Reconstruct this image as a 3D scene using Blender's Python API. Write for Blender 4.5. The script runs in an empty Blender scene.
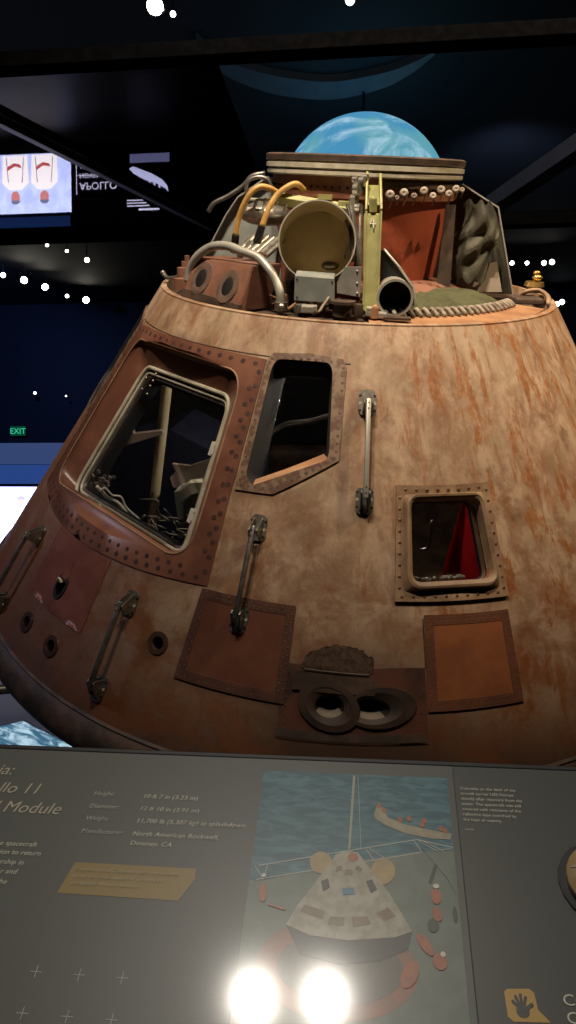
import bpy, bmesh, math, random
from mathutils import Vector, Matrix
from mathutils.geometry import delaunay_2d_cdt
random.seed(7)
sc = bpy.context.scene
COL = sc.collection
PI = math.pi
rad = math.radians

# ------------------------------------------------------------------ materials
class NT:
    """small helper around a material's node tree"""
    def __init__(s, name):
        s.m = bpy.data.materials.new(name); s.m.use_nodes = True
        s.t = s.m.node_tree; s.n = s.t.nodes; s.l = s.t.links
        s.b = s.n['Principled BSDF']
        s.tc = s.n.new('ShaderNodeTexCoord')
    def link(s, a, b): s.l.new(a, b)
    def val(s, x, sock):
        if isinstance(x, (int, float)): sock.default_value = x
        else: s.link(x, sock)
    def math(s, op, a, b=0.0, clamp=False):
        n = s.n.new('ShaderNodeMath'); n.operation = op; n.use_clamp = clamp
        s.val(a, n.inputs[0]); s.val(b, n.inputs[1]); return n.outputs[0]
    def noise(s, scale, detail=5, rough=0.6, vec=None, dist=0.0):
        n = s.n.new('ShaderNodeTexNoise'); n.inputs['Scale'].default_value = scale
        n.inputs['Detail'].default_value = detail; n.inputs['Roughness'].default_value = rough
        n.inputs['Distortion'].default_value = dist
        s.link(vec if vec is not None else s.tc.outputs['Object'], n.inputs['Vector']); return n.outputs['Fac']
    def ramp(s, f, a, b):
        n = s.n.new('ShaderNodeMapRange'); n.interpolation_type = 'SMOOTHSTEP'
        s.val(f, n.inputs[0]); n.inputs[1].default_value = a; n.inputs[2].default_value = b; return n.outputs[0]
    def mix(s, f, a, b):
        n = s.n.new('ShaderNodeMix'); n.data_type = 'RGBA'
        s.val(f, n.inputs[0])
        for x, k in ((a, 6), (b, 7)):
            if isinstance(x, tuple): n.inputs[k].default_value = (*x, 1)
            else: s.link(x, n.inputs[k])
        return n.outputs[2]
    def scaled(s, v, src=None):
        n = s.n.new('ShaderNodeMapping'); s.link(src or s.tc.outputs['Object'], n.inputs[0])
        n.inputs['Scale'].default_value = v; return n.outputs[0]
    def bump(s, h, strength=.3, dist=.01):
        n = s.n.new('ShaderNodeBump'); n.inputs['Strength'].default_value = strength; n.inputs['Distance'].default_value = dist
        s.link(h, n.inputs['Height']); s.link(n.outputs[0], s.b.inputs['Normal'])

def mottled(name, c1, c2, scale=8, rough=.6, metal=0, bump=.15, lo=.4, hi=.65, coat=0):
    t = NT(name)
    f = t.ramp(t.noise(scale), lo, hi)
    t.link(t.mix(f, c1, c2), t.b.inputs['Base Color'])
    t.b.inputs['Roughness'].default_value = rough; t.b.inputs['Metallic'].default_value = metal
    t.b.inputs['Coat Weight'].default_value = coat
    if bump: t.bump(t.noise(scale * 5), bump, .005)
    return t.m

def emit(name, c, s):
    t = NT(name); t.b.inputs['Base Color'].default_value = (0, 0, 0, 1)
    t.b.inputs['Emission Color'].default_value = (*c, 1); t.b.inputs['Emission Strength'].default_value = s
    return t.m

def glass(name, tint=(1, 1, 1), rough=.0, ior=1.5, boost=1.0):
    t = NT(name); t.n.remove(t.b)
    tr = t.n.new('ShaderNodeBsdfTransparent'); tr.inputs[0].default_value = (*tint, 1)
    gl = t.n.new('ShaderNodeBsdfGlossy'); gl.inputs['Roughness'].default_value = rough
    fr = t.n.new('ShaderNodeFresnel'); fr.inputs[0].default_value = ior
    mx = t.n.new('ShaderNodeMixShader')
    t.link(t.math('MULTIPLY', fr.outputs[0], boost, True), mx.inputs[0])
    t.link(tr.outputs[0], mx.inputs[1]); t.link(gl.outputs[0], mx.inputs[2])
    t.link(mx.outputs[0], t.n['Material Output'].inputs[0])
    return t.m

def hull_material():
    t = NT('scorched ablator')
    sx = t.n.new('ShaderNodeSeparateXYZ'); t.link(t.tc.outputs['Object'], sx.inputs[0])
    x, y, z = sx.outputs
    th = t.math('ARCTAN2', x, t.math('MULTIPLY', y, -1.0))          # azimuth round the cone, radians
    cv = t.n.new('ShaderNodeCombineXYZ'); t.link(t.math('MULTIPLY', th, 1.4), cv.inputs[0]); t.link(z, cv.inputs[1])
    big = t.noise(2.2, 4, .55, cv.outputs[0], .4)
    mid = t.noise(7, 6, .65, cv.outputs[0], .6)
    fine = t.noise(34, 5, .7, cv.outputs[0])
    streak = t.noise(4, 7, .68, t.scaled((4.2, 1.3, 1), cv.outputs[0]), .35)
    col = t.mix(t.ramp(mid, .35, .66), (.50, .365, .265), (.27, .165, .105))
    col = t.mix(t.math('MULTIPLY', t.ramp(t.noise(3.2, 7, .66, t.scaled((.95, .8, 1), cv.outputs[0]), .4), .48, .66), .55), col, (.22, .115, .07))
    col = t.mix(t.math('MULTIPLY', t.ramp(big, .45, .7), .5), col, (.36, .29, .20))
    # rust coloured flaking, most of it to the right of the plain panel
    side = t.ramp(th, .12, .30)
    patch = t.noise(5, 9, .70, t.scaled((1.15, .75, 1), cv.outputs[0]), .5)
    rust = t.math('MULTIPLY', t.ramp(t.math('ADD', patch, t.math('MULTIPLY', t.math('SUBTRACT', streak, .5), .5)), .515, .60), t.math('ADD', t.math('MULTIPLY', side, .68), .14))
    col = t.mix(rust, col, t.mix(t.ramp(fine, .4, .6), (.27, .105, .042), (.33, .16, .075)))
    col = t.mix(t.math('MULTIPLY', t.ramp(t.math('ADD', streak, t.math('MULTIPLY', side, .03)), .54, .64), .45), col, (.25, .10, .045))
    pale = t.math('MULTIPLY', t.ramp(t.noise(14, 6, .7, cv.outputs[0]), .56, .66), .4)
    col = t.mix(pale, col, (.46, .38, .26))
    # reddish brown lower hull, light falloff towards the shield painted in, uneven edge
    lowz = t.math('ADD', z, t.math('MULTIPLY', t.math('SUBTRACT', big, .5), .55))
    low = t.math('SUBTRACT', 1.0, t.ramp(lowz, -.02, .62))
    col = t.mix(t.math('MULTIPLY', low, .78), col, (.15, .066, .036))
    # dark red brown on the hatch side
    lf = t.math('SUBTRACT', 1.0, t.ramp(t.math('ADD', th, t.math('MULTIPLY', t.math('SUBTRACT', mid, .5), .25)), -.75, -.28))
    col = t.mix(t.math('MULTIPLY', t.math('MULTIPLY', lf, t.math('SUBTRACT', 1.0, t.ramp(z, .75, 1.2))), .62), col, (.20, .082, .058))
    col = t.mix(t.math('MULTIPLY', t.ramp(t.noise(5, 8, .7, cv.outputs[0], .3), .54, .66), .5), col, (.12, .065, .04))
    # charred band next to the shield, the dimmer light there also painted in
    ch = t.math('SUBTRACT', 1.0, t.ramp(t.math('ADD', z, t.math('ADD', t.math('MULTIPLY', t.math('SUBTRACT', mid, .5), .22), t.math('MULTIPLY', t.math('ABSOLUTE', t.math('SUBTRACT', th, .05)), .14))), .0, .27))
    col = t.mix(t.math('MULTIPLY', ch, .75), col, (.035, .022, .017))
    # rusty smears over the lower half and a sooty stain round the steam vents
    rs = t.math('MULTIPLY', t.ramp(t.noise(4.5, 8, .68, t.scaled((.8, 1.1, 1), cv.outputs[0]), .3), .46, .60), t.math('SUBTRACT', 1.0, t.ramp(z, .45, 1.15)))
    col = t.mix(t.math('MULTIPLY', rs, .62), col, (.20, .075, .034))
    dx = t.math('MULTIPLY', t.math('SUBTRACT', th, .055), 1.5); dz = t.math('MULTIPLY', t.math('SUBTRACT', z, .20), 1.45)
    dd = t.math('SQRT', t.math('ADD', t.math('MULTIPLY', dx, dx), t.math('MULTIPLY', dz, dz)))
    so = t.math('SUBTRACT', 1.0, t.ramp(t.math('ADD', dd, t.math('MULTIPLY', t.math('SUBTRACT', mid, .5), .3)), .10, .42))
    col = t.mix(t.math('MULTIPLY', so, .7), col, (.045, .026, .018))
    g = t.n.new('ShaderNodeHueSaturation'); g.inputs['Saturation'].default_value = 1.12; g.inputs['Value'].default_value = 1.0
    t.link(t.math('ADD', .8, t.math('MULTIPLY', fine, .4)), g.inputs['Value']); t.link(col, g.inputs['Color'])
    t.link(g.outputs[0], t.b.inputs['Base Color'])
    t.b.inputs['Roughness'].default_value = .52
    t.link(t.math('ADD', .36, t.math('MULTIPLY', mid, .32)), t.b.inputs['Roughness'])
    t.bump(t.math('ADD', fine, t.math('MULTIPLY', mid, 1.5)), .22, .006)
    return t.m

M = {}
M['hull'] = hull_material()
M['dark_inside'] = mottled('dark cabin lining', (.012, .013, .016), (.02, .02, .024), 20, .7, bump=0)
M['red_brown'] = mottled('red brown hatch surround', (.15, .060, .040), (.24, .105, .068), 4, .34, bump=.12)
M['plug'] = mottled('ablator plug', (.055, .028, .024), (.095, .048, .038), 30, .42)
M['bolt_pocket'] = mottled('bolt pocket', (.10, .05, .035), (.16, .09, .06), 60, .5)
M['rust_panel'] = mottled('rust brown access panel', (.30, .10, .035), (.22, .072, .03), 6, .5, bump=.2)
M['dark_panel'] = mottled('dark brown access panel', (.15, .050, .026), (.20, .072, .036), 6, .5, bump=.2)
M['rust_strip'] = mottled('rust strip', (.16, .060, .030), (.12, .046, .026), 12, .5, bump=.2)
M['dark_strip'] = mottled('dark strip', (.085, .037, .024), (.12, .052, .032), 12, .5, bump=.2)
M['vent_panel'] = mottled('sooty vent panel', (.13, .045, .025), (.045, .024, .016), 5, .55, bump=.2)
M['maroon_panel'] = mottled('maroon access panel', (.22, .068, .045), (.28, .10, .07), 6, .4, bump=.15)
M['tan_frame'] = mottled('tan window frame', (.34, .22, .13), (.21, .125, .075), 9, .48)
M['rw_frame'] = mottled('mottled bolted frame', (.26, .175, .115), (.14, .07, .045), 22, .5, lo=.42, hi=.58)
M['rivet'] = mottled('rivet heads', (.10, .045, .03), (.2, .1, .06), 50, .4, .3, bump=0)
M['orange_sill'] = mottled('orange sill', (.50, .26, .14), (.62, .36, .2), 12, .4)
M['char'] = mottled('charred shield', (.045, .028, .018), (.11, .062, .038), 7, .6, bump=.5)
M['soot'] = mottled('crumbly soot', (.10, .058, .032), (.055, .032, .02), 60, .9, bump=.8)
M['matte_black'] = mottled('matte black lining', (.005, .005, .006), (.008, .008, .010), 20, .95, bump=0)
M['black'] = mottled('black', (.006, .006, .007), (.01, .01, .011), 20, .5, bump=0)
M['hole'] = mottled('port bore', (.005, .004, .004), (.01, .008, .007), 20, .6, bump=0)
M['vent_metal'] = mottled('sooty vent metal', (.060, .032, .022), (.032, .020, .015), 9, .55)
M['nozzle'] = mottled('nozzle ring', (.15, .095, .07), (.10, .065, .05), 20, .4)
M['port_ring'] = mottled('port ring', (.075, .038, .028), (.05, .027, .02), 20, .4)
M['steel'] = mottled('worn steel', (.42, .39, .34), (.28, .26, .23), 30, .36, .85, bump=.1)
M['dark_steel'] = mottled('dark steel', (.20, .185, .17), (.30, .28, .25), 30, .4, .8, bump=.1)
M['alu'] = mottled('dull aluminium', (.52, .50, .43), (.42, .40, .35), 12, .42, .45, bump=.05)
M['grey_paint'] = mottled('grey paint', (.23, .25, .23), (.30, .31, .28), 14, .45, bump=.05)
M['zinc'] = mottled('zinc chromate', (.29, .28, .10), (.22, .21, .075), 10, .45, .1, bump=.08)
M['bronze'] = mottled('bronze can', (.52, .43, .25), (.62, .53, .34), 6, .5, 0, bump=.03)
M['orange_skirt'] = mottled('orange red fabric', (.36, .075, .032), (.28, .055, .025), 6, .55, bump=.3)
M['collar'] = mottled('brown red collar', (.24, .095, .04), (.16, .055, .03), 9, .5)
M['cream'] = mottled('cream seal', (.52, .48, .38), (.38, .34, .25), 15, .4)
M['cord'] = mottled('grey cord', (.34, .28, .21), (.14, .10, .075), 25, .7)
M['amber_hose'] = mottled('amber hose', (.50, .29, .08), (.40, .22, .06), 25, .45)
M['canvas'] = mottled('olive canvas', (.17, .17, .085), (.11, .115, .055), 15, .8, bump=.6)
M['khaki'] = mottled('khaki bag', (.062, .056, .032), (.035, .032, .02), 8, .75, bump=.5)
M['beige_board'] = mottled('beige board', (.24, .19, .14), (.19, .15, .11), 9, .6)
M['deck_tan'] = mottled('tan deck', (.42, .22, .11), (.30, .15, .08), 7, .5)
M['deck_dark'] = mottled('dark deck', (.05, .035, .025), (.10, .06, .04), 12, .6)
M['box_brown'] = mottled('brown thruster block', (.25, .12, .08), (.19, .085, .055), 8, .42)
M['gold'] = mottled('gold fitting', (.55, .36, .12), (.4, .25, .08), 20, .35, .8, bump=0)
M['red_cloth'] = mottled('red cover', (.62, .012, .022), (.50, .010, .018), 4, .5)
M['pink_grey'] = mottled('pinkish bracket', (.42, .32, .28), (.34, .25, .2), 12, .5)
M['white_part'] = mottled('white fitting', (.6, .58, .5), (.5, .48, .42), 12, .4)
M['navy'] = mottled('navy fabric', (.01, .014, .04), (.006, .008, .022), 12, .7)
M['blue_patch'] = mottled('light blue patch', (.1, .5, .62), (.2, .6, .7), 40, .5, bump=0)
M['glass'] = glass('clear pane', (.93, .94, .93), 0, 1.45, .75)
M['window_glass'] = glass('window pane', (.8, .78, .76), .02, 1.5, .9)
M['roof_glass'] = glass('case roof glass', (.96, .97, .99), .012, 1.5, 1.35)
M['pewter'] = mottled('dark powder coat', (.010, .010, .011), (.013, .013, .015), 20, .4, bump=0)
M['beam_black'] = mottled('black anodised beam', (.002, .002, .0022), (.003, .003, .0034), 20, .9, bump=0)
M['beam_black'].node_tree.nodes['Principled BSDF'].inputs['Specular IOR Level'].default_value = 0

# ------------------------------------------------------------------ object helpers
def link(o, parent=None):
    COL.objects.link(o)
    if parent: o.parent = parent
    return o
def mesh_obj(name, bm, mats, parent=None, smooth=None, recalc=True):
    if recalc: bmesh.ops.recalc_face_normals(bm, faces=bm.faces)
    me = bpy.data.meshes.new(name); bm.to_mesh(me); bm.free()
    for m in (mats if isinstance(mats, (list, tuple)) else [mats]): me.materials.append(m)
    if smooth is not None:
        me.polygons.foreach_set('use_smooth', [True] * len(me.polygons))
        if smooth < 180:
            b = bmesh.new(); b.from_mesh(me)
            for e in b.edges:
                if len(e.link_faces) == 2 and e.calc_face_angle(0) > rad(smooth): e.smooth = False
            b.to_mesh(me); b.free()
    return link(bpy.data.objects.new(name, me), parent)
def thing(name, label, cat, loc=(0, 0, 0), group=None, matrix=None):
    o = bpy.data.objects.new(name, None); link(o); o.empty_display_size = .1
    if matrix is not None: o.matrix_world = matrix
    else: o.location = loc
    return tag(o, label, cat, group)
def tag(o, label, cat, group=None):
    o['label'] = label; o['category'] = cat
    if group: o['group'] = group
    return o
def struct(o): o['kind'] = 'structure'; return o
def setmat(fs, i):
    for f in fs: f.material_index = i

def box(bm, c, s, rot=None, bev=0.0, mi=0):
    """box of size s centred at c, optional 3x3 rotation"""
    r = bmesh.ops.create_cube(bm, size=1)
    vs = r['verts']
    mat = Matrix.Translation(c) @ (rot.to_4x4() if rot is not None else Matrix.Identity(4)) @ Matrix.Diagonal((*s, 1))
    bmesh.ops.transform(bm, matrix=mat, verts=vs)
    fs = {f for v in vs for f in v.link_faces}
    setmat(fs, mi)
    if bev:
        es = {e for v in vs for e in v.link_edges}
        q = bmesh.ops.bevel(bm, geom=list(es), offset=bev, segments=2, affect='EDGES', profile=.5)
        setmat(q['faces'], mi)
def align(d):
    return Vector(d).normalized().to_track_quat('Z', 'Y').to_matrix()
def cyl(bm, a, b, r, r2=None, seg=20, mi=0, caps=True):
    a = Vector(a); b = Vector(b)
    R = bmesh.ops.create_cone(bm, cap_ends=caps, segments=seg, radius1=r, radius2=r if r2 is None else r2, depth=(b - a).length)
    bmesh.ops.transform(bm, matrix=Matrix.Translation((a + b) / 2) @ align(b - a).to_4x4(), verts=R['verts'])
    setmat({f for v in R['verts'] for f in v.link_faces}, mi)
def ball(bm, c, r, s=(1, 1, 1), seg=10, mi=0, rot=None):
    R = bmesh.ops.create_uvsphere(bm, u_segments=seg, v_segments=max(5, seg // 2 + 1), radius=r)
    m = Matrix.Translation(c) @ (rot.to_4x4() if rot is not None else Matrix.Identity(4)) @ Matrix.Diagonal((*s, 1))
    bmesh.ops.transform(bm, matrix=m, verts=R['verts'])
    setmat({f for v in R['verts'] for f in v.link_faces}, mi)
def lathe(bm, prof, seg=64, a0=0., a1=2 * PI, mat=None, mi=0, closed=False):
    full = abs(a1 - a0 - 2 * PI) < 1e-6
    n = seg if full else seg + 1
    rows = []
    for i in range(n):
        a = a0 + (a1 - a0) * i / seg
        row = [bm.verts.new((r * math.sin(a), -r * math.cos(a), z)) for r, z in prof]
        rows.append(row)
    fs = []
    np_ = len(prof)
    for i in range(seg):
        A, B = rows[i], rows[(i + 1) % n]
        for j in range(np_ if closed else np_ - 1):
            k = (j + 1) % np_
            try: fs.append(bm.faces.new((A[j], B[j], B[k], A[k])))
            except ValueError: pass
    setmat(fs, mi)
    if mat is not None: bmesh.ops.transform(bm, matrix=mat, verts=[v for r in rows for v in r])
    return fs
def spline(pts, n=8):
    P = [Vector(p) for p in pts]; out = []
    for i in range(len(P) - 1):
        p0 = P[i - 1] if i else P[0] * 2 - P[1]; p1, p2 = P[i], P[i + 1]
        p3 = P[i + 2] if i + 2 < len(P) else P[-1] * 2 - P[-2]
        for k in range(n):
            t = k / n
            out.append(.5 * ((2 * p1) + (-p0 + p2) * t + (2 * p0 - 5 * p1 + 4 * p2 - p3) * t * t + (-p0 + 3 * p1 - 3 * p2 + p3) * t ** 3))
    out.append(P[-1]); return out
def tube(bm, pts, r, seg=10, mi=0, closed=False, flat=1.0):
    P = [Vector(p) for p in pts]; n = len(P); rings = []
    up = None
    for i, p in enumerate(P):
        d = (P[(i + 1) % n] - P[i - 1]) if closed else (P[min(i + 1, n - 1)] - P[max(i - 1, 0)])
        d.normalize()
        if up is None:
            up = Vector((0, 0, 1)) if abs(d.z) < .9 else Vector((1, 0, 0))
        up = (up - d * up.dot(d))
        if up.length < 1e-6: up = d.orthogonal()
        up.normalize(); s = d.cross(up)
        rr = r(i / max(n - 1, 1)) if callable(r) else r
        rings.append([bm.verts.new(p + (up * math.cos(2 * PI * k / seg) * flat + s * math.sin(2 * PI * k / seg)) * rr) for k in range(seg)])
    fs = []
    for i in range(n if closed else n - 1):
        A, B = rings[i], rings[(i + 1) % n]
        for k in range(seg): fs.append(bm.faces.new((A[k], A[(k + 1) % seg], B[(k + 1) % seg], B[k])))
    if not closed:
        fs.append(bm.faces.new(rings[0][::-1])); fs.append(bm.faces.new(rings[-1]))
    setmat(fs, mi)
def prism(bm, poly, vec, mi=0):
    """polygon (list of 3D points) extruded by vec"""
    a = [bm.verts.new(p) for p in poly]; b = [bm.verts.new(Vector(p) + Vector(vec)) for p in poly]
    fs = [bm.faces.new(a), bm.faces.new(b[::-1])]
    n = len(a)
    for i in range(n): fs.append(bm.faces.new((a[i], a[(i + 1) % n], b[(i + 1) % n], b[i])))
    setmat(fs, mi)

# ------------------------------------------------------------------ the spacecraft's cone (its own coordinates: axis z, front -y)
RB, RT, H, AL = 1.9, .9688, 1.4449, rad(32.8)
TA, CA, SA = math.tan(AL), math.cos(AL), math.sin(AL)
def nrm(th):
    a = rad(th); return Vector((math.sin(a) * CA, -math.cos(a) * CA, SA))
def cp(th, z, d=0.):
    a = rad(th); r = RB - TA * z
    return Vector((r * math.sin(a), -r * math.cos(a), z)) + nrm(th) * d
def frame(th, z):
    """matrix: x round the cone, y up the slope, z outwards"""
    n = nrm(th); e = Vector((math.cos(rad(th)), math.sin(rad(th)), 0)); u = n.cross(e)
    m = Matrix((e, u, n)).transposed().to_4x4(); m.translation = cp(th, z); return m
K = .0262     # metres per degree at mid height
def rounded(pts, r, n=6):
    """round the corners of a (theta, z) polygon, radius in metres"""
    P = [Vector((p[0] * K, p[1])) for p in pts]; out = []; m = len(P)
    rs = r if isinstance(r, (list, tuple)) else [r] * m
    for i in range(m):
        a, b, c = P[i - 1], P[i], P[(i + 1) % m]
        u = (a - b); v = (c - b); q = min(rs[i], u.length * .45, v.length * .45)
        A = b + u.normalized() * q; B = b + v.normalized() * q
        for k in range(n + 1):
            t = k / n
            p = A * (1 - t) ** 2 + b * 2 * t * (1 - t) + B * t * t
            out.append((p.x / K, p.y))
    return out
def dense(poly, step=.045):
    out = []; m = len(poly)
    for i in range(m):
        a, b = Vector((poly[i][0] * K, poly[i][1])), Vector((poly[(i + 1) % m][0] * K, poly[(i + 1) % m][1]))
        k = max(1, int((b - a).length / step))
        for j in range(k):
            p = a.lerp(b, j / k); out.append((p.x / K, p.y))
    return out
def circle2(th, z, r, n=20, sx=1., sy=1.):
    R = (RB - TA * z) * PI / 180
    return [(th + r * sx * math.cos(2 * PI * i / n) / R, z + r * sy * math.sin(2 * PI * i / n) * CA) for i in range(n)]
def inside(p, poly):
    x, y = p; c = False; m = len(poly)
    for i in range(m):
        x1, y1 = poly[i]; x2, y2 = poly[(i + 1) % m]
        if (y1 > y) != (y2 > y) and x < (x2 - x1) * (y - y1) / (y2 - y1) + x1: c = not c
    return c
def skin(bm, outer, holes=(), d1=0., d0=-.01, step=.06, mi=0, side_mi=None, back=False, back_mi=None, hole_walls=True):
    """a sheet that follows the cone: outline and holes in (theta, z), top face at offset d1, walls down to d0"""
    side_mi = mi if side_mi is None else side_mi
    loops = [dense(outer)] + [list(h) for h in holes]
    pts, edges = [], []
    for lp in loops:
        b = len(pts); m = len(lp)
        pts += [Vector((p[0] * K, p[1])) for p in lp]
        edges += [(b + i, b + (i + 1) % m) for i in range(m)]
    nb = len(pts)
    xs = [p.x for p in pts]; ys = [p.y for p in pts]
    x = min(xs) + step * .5
    grid = {}
    for p in pts: grid.setdefault((int(p.x // step), int(p.y // step)), []).append(p)
    while x < max(xs):
        y = min(ys) + step * .5
        while y < max(ys):
            q = (x / K, y)
            if inside(q, loops[0]) and not any(inside(q, h) for h in loops[1:]):
                cx, cy = int(x // step), int(y // step)
                if all((p - Vector((x, y))).length > step * .4 for i in (-1, 0, 1) for j in (-1, 0, 1) for p in grid.get((cx + i, cy + j), ())):
                    pts.append(Vector((x, y)))
            y += step
        x += step
    V, E_, F, ov, oe, of = delaunay_2d_cdt(pts, edges, [], 0, 1e-7)
    top = [bm.verts.new(cp(v.x / K, v.y, d1)) for v in V]
    bot = [bm.verts.new(cp(v.x / K, v.y, d0)) for v in V] if back else None
    for f in F:
        c = sum((V[i] for i in f), Vector((0, 0))) / len(f); q = (c.x / K, c.y)
        if not inside(q, loops[0]) or any(inside(q, h) for h in loops[1:]): continue
        nf = bm.faces.new([top[i] for i in f]); nf.material_index = mi; nf.smooth = True
        if back:
            nf = bm.faces.new([bot[i] for i in f][::-1]); nf.material_index = mi if back_mi is None else back_mi; nf.smooth = True
    for li, lp in enumerate(loops):
        if li and not hole_walls: continue
        if back and li == 0: pass
        a = [bm.verts.new(cp(p[0], p[1], d1)) for p in lp]; b = [bm.verts.new(cp(p[0], p[1], d0)) for p in lp]
        m = len(lp)
        for i in range(m):
            nf = bm.faces.new((a[i], a[(i + 1) % m], b[(i + 1) % m], b[i])); nf.material_index = side_mi
    for v in [v for v in bm.verts if not v.link_faces]: bm.verts.remove(v)
def loft(bm, A, dA, B, dB, mi=0):
    a = [bm.verts.new(cp(p[0], p[1], dA)) for p in A]; b = [bm.verts.new(cp(p[0], p[1], dB)) for p in B]
    m = len(a); fs = []
    for i in range(m):
        fs.append(bm.faces.new((a[i], a[(i + 1) % m], b[(i + 1) % m], b[i])))
    setmat(fs, mi); return fs
def studs(bm, line, gap, r, d, mi=0, h=.35, closed=True):
    """round heads every gap metres along a (theta, z) line"""
    P = [cp(t, z, d) for t, z in line]; Q = list(line)
    if closed: P.append(P[0]); Q.append(Q[0])
    acc = gap * .5
    for i in range(len(P) - 1):
        L = (P[i + 1] - P[i]).length
        while acc < L:
            t = acc / L; th = Q[i][0] * (1 - t) + Q[i + 1][0] * t; z = Q[i][1] * (1 - t) + Q[i + 1][1] * t
            m = frame(th, z)
            ball(bm, m @ Vector((0, 0, d)), r, (1, 1, h), 8, mi, m.to_3x3())
            acc += gap
        acc -= L
def inset(poly, d):
    """move a (theta, z) polygon inwards by d metres"""
    P = [Vector((p[0] * K, p[1])) for p in poly]; m = len(P)
    area = sum(P[i].x * P[(i + 1) % m].y - P[(i + 1) % m].x * P[i].y for i in range(m))
    s = 1 if area > 0 else -1; out = []
    for i in range(m):
        u = (P[i] - P[i - 1]).normalized(); v = (P[(i + 1) % m] - P[i]).normalized()
        n1 = Vector((-u.y, u.x)) * s; n2 = Vector((-v.y, v.x)) * s
        n = (n1 + n2); k = n.length_squared / 2
        n = n / max(k, .3)
        p = P[i] + n * d; out.append((p.x / K, p.y))
    return out

CM = Matrix(((0.997129, -0.007302, 0.075369, -0.179844), (0.033669, 0.93429, -0.354921, 4.453637),
             (-0.067825, 0.356439, 0.931853, 1.216824), (0, 0, 0, 1)))
craft = thing('space_capsule', 'scorched brown conical space capsule tilted towards the viewer, with an open hatch', 'space capsule', matrix=CM)
def part(name, bm, m, smooth=None, parent=craft, label=None, recalc=True):
    o = mesh_obj(name, bm, m, parent, smooth, recalc)
    if label: o['label'] = label
    return o
B = bmesh.new

HC = -43.4    # azimuth of the hatch's centre line
recess = rounded([(-64.6, 1.25), (-22.2, 1.25), (-22.2, .595), (-64.6, .595)], [.13, .12, .10, .12], 7)
opening = rounded([(-60.2, 1.178), (-25.6, 1.178), (-24.6, .59), (-61.2, .59)], [.09, .08, .07, .09], 7)
rw_out = [(-17.8, 1.300), (-16.8, 1.325), (-8.8, 1.336), (-1.6, 1.325), (-.75, 1.30), (-.78, .9895), (-11.06, .858), (-17.6, .853)]
RWA, RWB, RWC, RWD = (-2.52,0.9918), (-14.71,0.877), (-3.81,1.02), (-16.82,0.8944)
rw_in = rounded([(-16.4, 1.306), (-3.6, 1.312), RWA, RWB, (-16.3, .905)], [.05, .05, .03, .01, .02], 5)
mir = lambda P: [(2 * HC - t, z) for t, z in P][::-1]
sw_out = [(8.9, .918), (24.95, .914), (24.95, .545), (8.3, .553)]
sw_in = rounded([(11.0, .872), (22.6, .868), (23.0, .607), (10.7, .611)], .035, 6)
ports = [(-22.81, .3113, .024), (-47.2, .133, .025), (-39.8, .1323, .025)]
sext = (-43.3, .338)
VL, VR = (0.41,0.2306), (5.3,0.2287)
eyeL = circle2(VL[0], VL[1], .040, 24, 1.35, 1.02); eyeR = circle2(VR[0], VR[1], .040, 24, 1.75, .92)

# hull skin with its openings
bm = B()
holes = [recess, rw_in, mir(rw_in), sw_in] + [circle2(t, z, r) for t, z, r in ports] + [circle2(sext[0], sext[1] - .012, .036, 24, .8, 1.15)]
skin(bm, [(-179.99, 0), (179.99, 0), (179.99, H), (-179.99, H)], holes + [eyeL, eyeR], 0, -.035, .055, 0, 0, True, 1)
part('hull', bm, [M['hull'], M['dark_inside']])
# thin rim above the shield and the shield itself
bm = B()
prof = [(RB - .002, .004), (RB + .022, -.012), (RB + .046, -.045), (1.962, -.085), (1.955, -.13), (1.925, -.165), (1.86, -.195)]
R0 = 4.69; zc = -.195 + math.sqrt(R0 * R0 - 1.86 ** 2)
prof += [(r, zc - math.sqrt(R0 * R0 - r * r)) for r in (1.7, 1.4, 1.1, .8, .4, .02)]
lathe(bm, prof, 160)
part('heat_shield', bm, M['char'], 40)
bm = B(); lathe(bm, [(RB - .01, .012), (RB + .006, .008), (RB + .004, -.006), (RB - .012, -.004)], 160, closed=True)
part('seam_strip', bm, M['deck_dark'], 40)

# ---- hatch
bm = B()
sur = [(-69, 1.29), (-60, 1.303), (-44, 1.31), (-30, 1.308), (-18.05, 1.30), (-18.1, .90), (-18.2, .86), (-18.0, .53), (-30, .512), (-43.4, .50), (-56, .506), (-69, .525)]
skin(bm, sur, [recess], .005, -.002, .05, 0)
for off in (.021, .085):
    ln = inset(sur, off) if off < .05 else None
    if ln: studs(bm, ln, .058, .0135, .0045, 1, .06)
studs(bm, [(-66.8, .66), (-66.6, .9), (-66, 1.18)], .062, .013, .0045, 1, .06, False); studs(bm, [(-20.1, 1.22), (-20.0, 1.0), (-19.8, .62)], .066, .014, .0045, 1, .06, False); studs(bm, [(-22, .572), (-32, .560), (-43.4, .553), (-55, .556), (-65, .568)], .055, .0125, .0045, 1, .06, False)
part('hatch_surround', bm, [M['red_brown'], M['plug']], 30)
bm = B()
lip = inset(recess, .012)
loft(bm, recess, .0055, lip, -.012); loft(bm, lip, -.012, opening, -.074)
part('hatch_recess', bm, M['red_brown'], 30)
bm = B(); tube(bm, [cp(t, z, .004) for t, z in inset(recess, .001)], .0045, 6, closed=True)
part('recess_edge', bm, M['cream'] if False else M['tan_frame'], 180)
bm = B(); cyl(bm, (.10, -.62, 1.28), (.10, -.62, 1.30), .07); part('added_cabin_lamp', bm, [emit('added cabin glow', (1, .9, .75), 6)], 40)  # unseen lamp disc and point light added to brighten the cabin
pl_ = bpy.data.lights.new('cabin_fill_light', 'POINT'); pl_.energy = 20; pl_.color = (1, .88, .72); pl_.shadow_soft_size = .06
po_ = bpy.data.objects.new('cabin_fill_light', pl_); link(po_, craft); po_.location = (.10, -.62, 1.22)
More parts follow.
